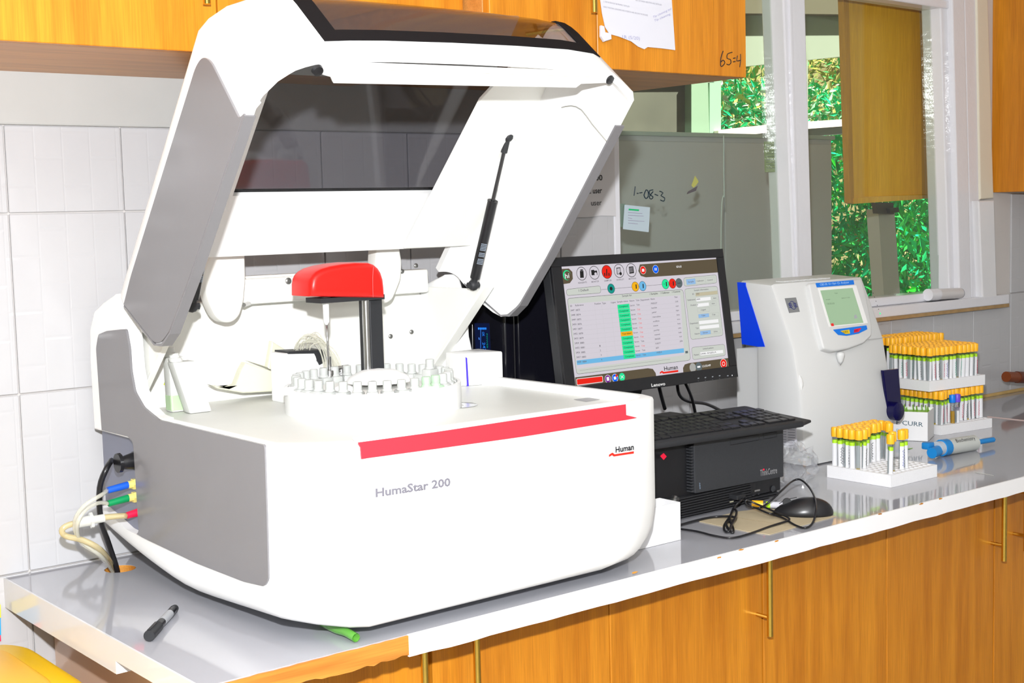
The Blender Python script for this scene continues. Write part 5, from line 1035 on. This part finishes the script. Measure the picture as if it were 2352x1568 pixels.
Ftop = Vector((0, prof[-1][0], prof[-1][1])); Fb = Vector((0, prof[-3][0], prof[-3][1])); fd = (Fb - Ftop).normalized(); FN = Vector((0, fd.z, -fd.y)); FN = FN if FN.y < 0 else -FN
def fp(px, py, o=0.0): return on(px, py, Ftop + FN * o, FN)
snout = [(1858, 650), (1978, 640), (1990, 680), (2003, 745), (2003, 770), (1985, 787), (1950, 800), (1915, 806), (1892, 800), (1876, 740)]
b = nb(); prism3(b, rounded([fp(*p, .012) for p in snout], .006, 3), FN * -.02, .004, 3); obj('display_housing', b, AW, EA, smooth=50)
b = nb(); prism3(b, [fp(p[0], p[1], .0122) for p in [(1878, 662), (1966, 655), (1993, 742), (1904, 751)]], FN * .0006); obj('screen_rim', b, WHITE, EA)
b = nb(); prism3(b, [fp(p[0], p[1], .0128) for p in [(1884, 667), (1958, 661), (1983, 741), (1908, 748)]], FN * .0004); scn = obj('display', b, mat('green_lcd', (.05, .08, .05), rough=.4, emit=(.36, .52, .33), estr=.85, var=0), EA, 'pale green lit screen')
b = nb(); text(b, 'Test', fp(1917, 675, .0134), fp(1924, 674, .0134), .003, up=(0, .2, 1)); text(b, 'sample', fp(1897, 689, .0134), fp(1907, 688, .0134), .0025, up=(0, .2, 1)); text(b, '2023-7-7 13:32', fp(1933, 686, .0134), fp(1952, 684, .0134), .0025, up=(0, .2, 1)); text(b, '13:32:22', fp(1900, 699, .0134), fp(1917, 698, .0134), .0035, up=(0, .2, 1)); obj('screen_text', b, mat('lcd_text', (.1, .15, .1), var=0), scn)
b = nb(); prism3(b, [fp(p[0], p[1], .0134) for p in [(1908, 743), (1914, 742), (1916, 748), (1910, 749)]], FN * .0002); obj('red_icon', b, mat('lcd_red', (.8, .02, .02), var=0), scn)
b = nb(); prism3(b, [fp(p[0], p[1], .0134) for p in [(1962, 724), (1966, 722), (1970, 730), (1962, 732)]], FN * .0002); obj('figure_icon', b, mat('lcd_fig', (.4, .42, .45), var=0), scn)
b = nb(); prism3(b, rounded([fp(p[0], p[1], .0125) for p in [(1873, 650), (1960, 643), (1962, 653), (1876, 660)]], .001, 2), FN * .0005); bl = obj('name_strip', b, mat('azure', (.0, .18, .75), rough=.4, var=0), EA, 'blue name strip')
b = nb(); text(b, 'CBS-30  K+ Na+ Cl- Analyzer', fp(1884, 656, .0134), fp(1951, 650, .0134), .0052, up=(0, .3, 1)); obj('lettering', b, mat('sky_print', (.45, .7, .95), var=0), EA)
b = nb(); prism3(b, rounded([fp(p[0], p[1], .0125) for p in [(1913, 757), (1990, 747), (1992, 756), (1972, 766), (1945, 771), (1925, 769)]], .002, 3), FN * .0005); obj('button_panel', b, MATS['azure'], EA)
for nm, pts, c_, s, ta in (('yes_button', [(1930, 760), (1950, 757), (1952, 766), (1942, 767)], (.80, .55, .01), 'YES', ((1937, 765), (1948, 763))), ('no_button', [(1962, 756), (1978, 753), (1972, 762), (1961, 764)], (.8, .01, .05), 'NO', ((1963, 762), (1971, 760)))):
    b = nb(); prism3(b, rounded([fp(p[0], p[1], .0131) for p in pts], .001, 2), FN * .001); o = obj(nm, b, mat(nm, c_, var=0), EA)
    b = nb(); text(b, s, fp(*ta[0], .0143), fp(*ta[1], .0143), .004, up=(0, .3, 1)); obj('lettering', b, INK, o)
b = nb(); prism3(b, [fp(p[0], p[1], .0006) for p in [(1802, 685), (1828, 683), (1837, 716), (1812, 719)]], FN * .0005); em = obj('emblem_plate', b, mat('emblem_grey', (.28, .29, .30), rough=.3, metal=.3), EA, 'grey square emblem plate')
b = nb(); c0 = fp(1821, 701, .0014); rr = .0095
ring = [c0 + Vector((math.cos(a) * rr, 0, 0)) + fd * (-math.sin(a) * rr) for a in [i * PI / 10 for i in range(21)]]; stroke(b, ring, .0006)
for k in (-1, 0, 1):
    for s in (-1, 1): stroke(b, [c0 + Vector((s * .014, 0, 0)) + fd * k * .004, c0 + Vector((s * .007, 0, 0)) + fd * k * .004, c0 + Vector((s * .003, 0, 0)) + fd * k * .003], .0009)
obj('emblem_lines', b, mat('navy_print', (.01, .02, .18), var=0), em)
YF = prof[2][0]
fl_ = ay(1937, 822, YF - .004); b = nb(); lathe(b, [(0, -.018), (.006, -.008), (.010, .006), (.009, .012), (0, .014)], 14, Matrix.Translation((fl_.x, YF + .004, fl_.z))); obj('probe_guard', b, AW, EA, smooth=True)
NAVY = mat('navy_translucent', (.003, .002, .05), rough=.15, var=.1)
b = nb(); prism3(b, [ay(p[0], p[1], YF - .001) for p in [(2022, 850), (2058, 846), (2062, 900), (2067, 958), (2036, 962)]], (0, -.008, 0), .002); obj('tubing_door', b, NAVY, EA, 'dark navy translucent door')
q = ay(2056, 944, YF - .016); b = nb(); lathe(b, [(0, -.012), (.022, -.012), (.022, .010), (.018, .013), (0, .013)], 26, aim(q, (0, -1, 0))); obj('pump_knob', b, NAVY, EA, smooth=40)
for k, (px, py) in enumerate([(2005.5, 673), (2009, 682), (2012, 691.5), (2015, 701), (2018, 710)]):
    b = nb(); lathe(b, [(0, 0), (.0014, 0), (0, .0005)], 8, aim(fp(px, py, .0005), FN)); obj('indicator_light', b, INK, EA)
b = nb(); lathe(b, [(0, 0), (.0024, 0), (0, .001)], 10, aim(fp(2021.5, 719.5, .0005), FN)); obj('indicator_light', b, mat('led_green', (0, .5, .1), emit=(0, .9, .25), estr=1, var=0), EA, 'lit green indicator')
for k in range(6):
    b = nb(); x = 2.46 + k * .03; box(b, x, x + .018, -.235, -.21, zt3 + .001, zt3 + .004, .001); obj('top_rib', b, AW, EA)
b = nb(); tube(b, [ay(1993, 780, YF - .0), ay(2048, 773, YF - .0)], .0005, 4, 0); obj('panel_seam', b, MATS['seam_grey'], EA)
b = nb(); box(b, 2.46, 2.50, -.32, -.29, .9, .905); box(b, 2.66, 2.70, -.32, -.29, .9, .905); box(b, 2.46, 2.50, -.22, -.20, .9, .905); obj('rubber_pad', b, BLACK, EA)
# leaflet and plastic bag left of it
b = nb(); P = [(1790, 962), (1828, 966), (1832, 1030), (1796, 1026)]; prism3(b, [ax(p[0], p[1], 2.33) for p in P], (-.0006, 0, 0)); lf = obj('instruction_leaflet', b, PAPER, None, 'white printed leaflet standing between computer and small analyser', 'leaflet'); 
b = nb()
for k in range(9): 
    stroke(b, [ax(1796, 972 + k * 6, 2.3292), ax(1806, 973 + k * 6, 2.3292)], .0006); stroke(b, [ax(1810, 974 + k * 6, 2.3292), ax(1826, 975 + k * 6, 2.3292)], .0006)
obj('printed_lines', b, MATS['grey_text'], lf)
b = nb(); t = bmesh.new(); bmesh.ops.create_icosphere(t, subdivisions=4, radius=1); rn = random.Random(4)
from mathutils import noise as NZ
for v in t.verts:
    n_ = NZ.noise(v.co * 2.3) * .45 + abs(NZ.noise(v.co * 5)) * .3; v.co = v.co * (1 + n_); v.co = Vector((v.co.x * .06, v.co.y * .035, max(0, (v.co.z + .7) * .045)))
join(b, t, Matrix.Translation((2.262, -.42, .9005))); obj('plastic_bag', b, glassy('thin_plastic', (.93, .94, .95), .05, .08, 1.4, (.8, .8, .84), .12), None, 'crumpled clear plastic bag between computer and small analyser', 'bag')

# ---------------------------------------------------------------- racks and tubes
LABP = mat('tube_label', (.74, .75, .78), rough=.7, var=.06, vscale=150); AMB = mat('amber_serum', (.55, .30, .01), rough=.3, var=.1, vscale=40); DRK = mat('dark_blood', (.03, .012, .01), rough=.3); BRN = mat('brown_serum', (.26, .14, .05), rough=.4); YEL2 = mat('yellow_serum', (.75, .50, .01), rough=.3)
CAPB = mat('blue_cap', (.0, .20, .80), rough=.35); CAPV = mat('violet_cap', (.16, .07, .62), rough=.35); VIO = mat('violet_band', (.30, .12, .7), rough=.5)
def lathe_me(name, prof_, m, n=12, ang=None):
    b = nb(); lathe(b, prof_, n); me = bpy.data.meshes.new(name); bmesh.ops.recalc_face_normals(b, faces=b.faces)
    for f in b.faces: f.smooth = True
    b.to_mesh(me); b.free(); me.materials.append(m)
    try: me.set_sharp_from_angle(angle=math.radians(40))
    except Exception: pass
    return me
H_ = .102
ME = {}
ME['tube_body'] = lathe_me('tube_body', [(0, .0), (.003, .0008), (.0055, .003), (.0062, .007), (.0062, .088)], TUBEG)
def capm(m, nm): return lathe_me(nm, [(0, .082), (.0080, .082), (.0084, .086), (.0084, .100), (.0076, H_), (.005, H_), (.0045, H_ - .001), (0, H_ - .001)], m, 14)
ME['cap'] = capm(CAPY, 'cap'); ME['capb'] = capm(CAPB, 'cap_blue'); ME['capv'] = capm(CAPV, 'cap_violet')
def wrap(nm, z0, z1, m, a0=-2.6, a1=1.6, r=.0064):
    b = nb(); n = 12; A = [a0 + (a1 - a0) * i / n for i in range(n + 1)]
    v0_ = [b.verts.new((r * math.cos(a), r * math.sin(a), z0)) for a in A]; v1_ = [b.verts.new((r * math.cos(a), r * math.sin(a), z1)) for a in A]
    for i in range(n): b.faces.new((v0_[i], v0_[i + 1], v1_[i + 1], v1_[i])).smooth = True
    me = bpy.data.meshes.new(nm); b.to_mesh(me); b.free(); me.materials.append(m); return me
ME['paper_label'] = wrap('paper_label', .018, .068, LABP); ME['lime_band'] = wrap('lime_band', .068, .0755, LIME); ME['violet_band'] = wrap('violet_band', .06, .068, VIO)
for nm, z1_, m in (('c_amb', .014, AMB), ('c_drk', .018, DRK), ('c_brn', .012, BRN), ('c_yel', .020, YEL2), ('c_full', .060, AMB)): ME[nm] = lathe_me(nm, [(0, .001), (.003, .0016), (.0052, .004), (.0055, z1_), (0, z1_)], m, 10)
def hand(nm, m, seed):
    b = nb(); r = .0068; rn_ = random.Random(seed); pts = []
    for i in range(22): a = -1.3 + .35 * math.sin(i * 1.9 + rn_.random()) + rn_.uniform(-.1, .1); pts.append(Vector((r * math.cos(a), r * math.sin(a), .024 + i * .0018)))
    tube(b, pts, .00045, 4, 2); me = bpy.data.meshes.new(nm); b.to_mesh(me); b.free(); me.materials.append(m); return me
ME['h_red'] = hand('h_red', INKR, 1); ME['h_blk'] = hand('h_blk', INK, 2); ME['h_blu'] = hand('h_blu', INKB, 3); ME['h_grn'] = hand('h_grn', mat('green_ink', (0, .4, .25), var=0), 4)
def sub(root, name, me):
    o = bpy.data.objects.new(name, me); COL.objects.link(o); o.parent = root; return o
RT = random.Random(11)
def tubeobj(P, rz, label, group, cap='cap', cont=None, band='lime_band', hw=None, lab=True):
    r = bpy.data.objects.new('sample_tube', None); COL.objects.link(r); r.location = P; r.rotation_euler = (RT.uniform(-.03, .03), RT.uniform(-.03, .03), rz); r.empty_display_size = .01
    tag(r, label, 'tube', group)
    sub(r, 'tube_body', ME['tube_body']); sub(r, 'cap', ME[cap])
    if lab: sub(r, 'paper_label', ME['paper_label']); sub(r, 'lime_band' if band == 'lime_band' else 'violet_band', ME[band])
    sub(r, 'contents', ME[cont or RT.choice(['c_amb', 'c_drk', 'c_brn', 'c_yel', 'c_amb'])])
    if hw: sub(r, 'handwriting', ME[hw])
    return r
def rack(name, label, origin, rot, nx, ny, pitch, h, z):
    T = Matrix.Translation((origin[0], origin[1], z)) @ Matrix.Rotation(rot, 4, 'Z'); mg = .004; Wx = nx * pitch + 2 * mg; Wy = ny * pitch + 2 * mg
    t = bmesh.new(); s = 8
    for i in range(nx):
        for j in range(ny):
            x = mg + i * pitch; y = mg + j * pitch; c_ = Vector((x + pitch / 2, y + pitch / 2, h)); r = pitch * .40
            O_ = []; I_ = []; D_ = []
            for k in range(s):
                a = 2 * PI * k / s + PI / 8; dx, dy = math.cos(a), math.sin(a); m_ = max(abs(dx), abs(dy)); O_.append(t.verts.new(c_ + Vector((dx / m_, dy / m_, 0)) * pitch / 2)); I_.append(t.verts.new(c_ + Vector((dx, dy, 0)) * r)); D_.append(t.verts.new(c_ + Vector((dx * r, dy * r, -h + .006))))
            cor = {}
            for k in range(s): t.faces.new((O_[k], O_[(k + 1) % s], I_[(k + 1) % s], I_[k])); t.faces.new((I_[k], I_[(k + 1) % s], D_[(k + 1) % s], D_[k]))
            for k in range(s):
                a1 = O_[k].co; a2 = O_[(k + 1) % s].co
                if abs(a1.x - a2.x) > 1e-6 and abs(a1.y - a2.y) > 1e-6:
                    cc = t.verts.new((a1.x if abs(a1.x - c_.x) > abs(a2.x - c_.x) else a2.x, a1.y if abs(a1.y - c_.y) > abs(a2.y - c_.y) else a2.y, h)); t.faces.new((O_[k], cc, O_[(k + 1) % s]))
            t.faces.new(D_)
    for q in ([(0, 0), (Wx, 0), (Wx, mg), (0, mg)], [(0, Wy - mg), (Wx, Wy - mg), (Wx, Wy), (0, Wy)], [(0, mg), (mg, mg), (mg, Wy - mg), (0, Wy - mg)], [(Wx - mg, mg), (Wx, mg), (Wx, Wy - mg), (Wx - mg, Wy - mg)]): t.faces.new([t.verts.new((p[0], p[1], h)) for p in q])
    lo = [t.verts.new((p[0], p[1], 0)) for p in ((0, 0), (Wx, 0), (Wx, Wy), (0, Wy))]; hi = [t.verts.new((p[0], p[1], h)) for p in ((0, 0), (Wx, 0), (Wx, Wy), (0, Wy))]
    for k in range(4): t.faces.new((lo[k], lo[(k + 1) % 4], hi[(k + 1) % 4], hi[k]))
    t.faces.new(lo)
    b = nb(); join(b, t, T); o = obj(name, b, FOAM, None, label, 'rack')
    return lambda i, j: T @ Vector((mg + (i + .5) * pitch, mg + (j + .5) * pitch, .0065))
PI_ = .0155
# front rack
c1 = rack('tube_rack', 'white foam tube rack in front of the small analyser', (2.352, -.603), .0, 10, 10, PI_, .026, .9003)
fg = 'front row of yellow-capped tubes in the front foam rack'; bgp = 'yellow-capped tubes at the back of the front foam rack'
fr_lab = {0: 'nearest-left', 2: 'second', 4: 'third', 5: 'fourth'}
for i, ct_ in ((0, 'c_brn'), (2, 'c_yel'), (4, 'c_amb'), (5, 'c_amb')):
    tubeobj(c1(i, 0 if i == 0 else 1), RT.uniform(-.6, .3), {0: 'yellow-capped sample tube alone at the near corner of the front foam rack', 2: 'yellow-capped tube with yellow serum, second in front rack\'s near row', 4: 'yellow-capped tube, third in front rack\'s near row', 5: 'yellow-capped tube with amber contents, fourth in front rack\'s near row'}[i], fg, cont=ct_, hw='h_blu' if i == 4 else None, lab=i != 2)
def rowlab(cnt, j, where):
    i = cnt.get(j, 0); cnt[j] = i + 1
    if i == 0 and j not in cnt.setdefault('rows', []): cnt['rows'].append(j)
    return 'yellow-capped tube, %s from left in %s row from front of the %s' % (ORD[i], ORD[cnt['rows'].index(j)], where)
K1 = {'rows': [0]}; K2 = {}; K3 = {}; K4 = {}; K5 = {}
lab1 = 'yellow-capped labelled sample tube in the crowded rear half of the front foam rack'
for j in range(5, 10):
    for i in range(10):
        if j == 5 and i > 2: continue
        if j == 6 and i in (4, 5, 9): continue
        if RT.random() < .08: continue
        tubeobj(c1(i, j), RT.uniform(-2, 1.2), rowlab(K1, j, 'front foam rack'), bgp, hw=RT.choice([None, 'h_blk', None, 'h_blu']))
# rear stacked racks
R3 = (2.975, -.305); rot3 = -.12
c3 = rack('tube_rack', 'lower white foam rack of the rear stack beside the pipette', R3, rot3, 12, 9, PI_, .024, .9003)
g3 = 'yellow-capped tubes in the lower rear rack'; l3 = 'yellow-capped tube squeezed in the lower rear rack under the upper rack'
for j in range(9):
    for i in range(12):
        if j == 0 and i not in (0, 1): continue
        if j > 2 and i > 1 and not (i in (5, 11) and j == 8): continue
        if j in (1, 2) or i < 2 or j == 8: tubeobj(c3(i, j), RT.uniform(-.7, .5), rowlab(K3, j, 'lower rear rack'), g3, hw=RT.choice(['h_red', 'h_red', 'h_blk', None]))
tubeobj(c3(3, 0) - Vector((0, 0, .012)), 0, 'short blue-capped tube full of amber serum in the lower rear rack', None, cap='capb', cont='c_full', lab=False)
tubeobj(c3(4, 0) - Vector((0, 0, .012)), 0, 'short violet-capped tube in the lower rear rack', None, cap='capv', cont='c_brn', band='violet_band')
z2 = .9003 + .0065 + H_ + .002
c2 = rack('tube_rack', 'upper white foam rack standing on the tube caps of the lower rear rack', (2.955, -.285), rot3, 13, 9, PI_, .026, z2)
g2_ = 'yellow-capped tubes filling the upper rear rack'; l2 = 'yellow-capped tube in the packed upper foam rack of the rear stack'
for j in range(9):
    for i in range(13):
        if RT.random() < .05 and j == 0: continue
        tubeobj(c2(i, j), RT.uniform(-.7, .5), rowlab(K2, j, 'upper rear rack'), g2_, hw=RT.choice(['h_red', 'h_blk', 'h_grn', 'h_blu', None, None]) if j < 2 or i < 1 else None, lab=True)
c4 = rack('tube_rack', 'farthest foam rack of tubes against the tiled wall behind the rear stack', (3.03, -.125), -.05, 14, 6, PI_, .026, 1.021)
c5 = rack('tube_rack', 'hidden foam rack carrying the farthest rack of tubes by the wall', (3.03, -.125), -.05, 14, 6, PI_, .026, .9003)
for i in (0, 13):
    for j in (0, 5): tubeobj(c5(i, j) + Vector((0, 0, .010)), 0, '%s-%s yellow-capped tube holding up the farthest rack' % ('near' if j == 0 else 'far', 'left' if i == 0 else 'right'), 'yellow-capped tubes under the farthest rack')
for j in range(6):
    for i in range(14): tubeobj(c4(i, j), RT.uniform(-.7, .5), rowlab(K4, j, 'farthest rack'), 'yellow-capped tubes in the farthest rack', lab=j < 2)
# card carton
cb = thing('card_carton', 'small white carton with handwritten marks and lime lining before the rear rack', 'box', (2.90, -.29, .9))
Pc = Vector((2.876, -.335, .9005)); da = Vector((.905, .426, 0)); db = Vector((-.47, .88, 0)); Hc = .072
def cw(a0, a1, b0, b1, z0, z1, m, nm, lab=None):
    b = nb(); prism3(b, [Pc + da * a + db * c_ + Vector((0, 0, z0)) for a, c_ in ((a0, b0), (a1, b0), (a1, b1), (a0, b1))], (0, 0, z1 - z0)); return obj(nm, b, m, cb, lab)
CW = MATS['carton_white']
f1 = cw(0, .001, 0, .10, 0, Hc, CW, 'side_panel'); cw(0, .09, 0, .001, 0, Hc, CW, 'side_panel'); cw(.089, .09, 0, .10, 0, Hc, CW, 'side_panel'); cw(0, .09, .099, .10, 0, Hc, CW, 'side_panel'); cw(0, .09, 0, .1, 0, .001, CW, 'base_panel')
b = nb(); rn = random.Random(9)
for k in range(9):
    a = .006 + rn.random() * .07; c_ = .006 + k * .0095; prism3(b, [Pc + da * a + db * c_ + Vector((0, 0, Hc - .02)), Pc + da * (a + .025) + db * c_ + Vector((0, 0, Hc - .02)), Pc + da * (a + .02) + db * (c_ + .003) + Vector((0, 0, Hc + .006 + rn.random() * .006)), Pc + da * (a + .004) + db * (c_ + .003) + Vector((0, 0, Hc + .004 + rn.random() * .006))], (.0005, .001, 0))
cwm = mat('lime_bag', (.28, .62, .02), rough=.4); prism3(b, [Pc + da * .003 + db * .003 + Vector((0, 0, Hc - .008)), Pc + da * .087 + db * .003 + Vector((0, 0, Hc - .008)), Pc + da * .087 + db * .097 + Vector((0, 0, Hc - .008)), Pc + da * .003 + db * .097 + Vector((0, 0, Hc - .008))], (0, 0, .001)); obj('lime_lining', b, cwm, cb, 'lime green crumpled lining')
b = nb(); nface = Pc - da * .0004; text(b, 'F CURR', nface + db * .075 + Vector((0, 0, .040)), nface + db * .012 + Vector((0, 0, .036)), .011, up=(0, 0, 1)); obj('handwriting', b, mat('teal_ink', (.0, .06, .10), var=0), cb)
b = nb(); text(b, 'DATE', nface + db * .075 + Vector((0, 0, .022)), nface + db * .045 + Vector((0, 0, .021)), .007, up=(0, 0, 1)); obj('handwriting', b, mat('light_blue_ink', (.1, .4, .65), var=0), cb)
# pipette
A, B = az(2140, 1032, .921), az(2284, 1009, .915); d = B - A
pp = thing('dispensing_pipette', 'grey and blue hand dispenser lying on the worktop right of the front rack', 'pipette', (A + B) / 2)
PB = mat('pipette_blue', (.01, .22, .58), rough=.35); PG = mat('pipette_grey', (.52, .54, .52), rough=.5)
b = nb(); tube(b, [A + d * .22, A + d * .66], .0185, 16, 0); obj('grip', b, PG, pp, smooth=40)
b = nb(); tube(b, [A + d * .66, A + d * .70], .0185, 16, 0, r2=.010); tube(b, [A + d * .69, A + d * .98], .0062, 12, 0); obj('shaft', b, PB, pp, smooth=40)
b = nb(); tube(b, [A + d * .98, B], .0035, 10, 0); obj('tip', b, BLACK, pp)
b = nb(); tube(b, [A + d * .14, A + d * .23], .0195, 16, 0); obj('collar', b, PB, pp, smooth=40)
b = nb(); tube(b, [A + d * .07, A + d * .15], .0165, 16, 0); obj('dial', b, FROST, pp, smooth=40)
b = nb(); tube(b, [A - d * .03 + Vector((-.004, -.008, -.006)), A + d * .07 + Vector((0, -.004, -.004))], .0125, 16, 0); box(b, A.x - .012, A.x + .012, A.y, A.y + .02, A.z, A.z + .016, .003); obj('plunger', b, PB, pp, smooth=40)
b = nb(); axd = d.normalized(); nrm = Vector((-.35, -.75, .55)).normalized(); side = axd.cross(nrm).normalized(); side = side if side.z > 0 else -side; nn = side.cross(axd); nn = nn if nn.y < 0 else -nn
o_ = A + nn * .0188; text(b, 'Biochemistry', o_ + d * .30, o_ + d * .60, .009, up=side); obj('handwriting', b, INK, pp)
b = nb(); tube(b, [az(2240, 1084, .9012), az(2262, 1088, .9012), az(2282, 1092, .9012)], .0008, 5, 3); obj('paper_sliver', b, mat('sliver', (.45, .45, .42)), None, 'thin grey sliver lying on the worktop near its right front', 'scrap')
b = nb(); prism3(b, [az(p[0], p[1], .9004) for p in [(2078, 1030), (2097, 1029), (2085, 1032), (2074, 1033)]], (0, 0, .0006)); obj('lime_scrap', b, cwm, None, 'tiny lime scrap on the worktop before the carton', 'scrap')
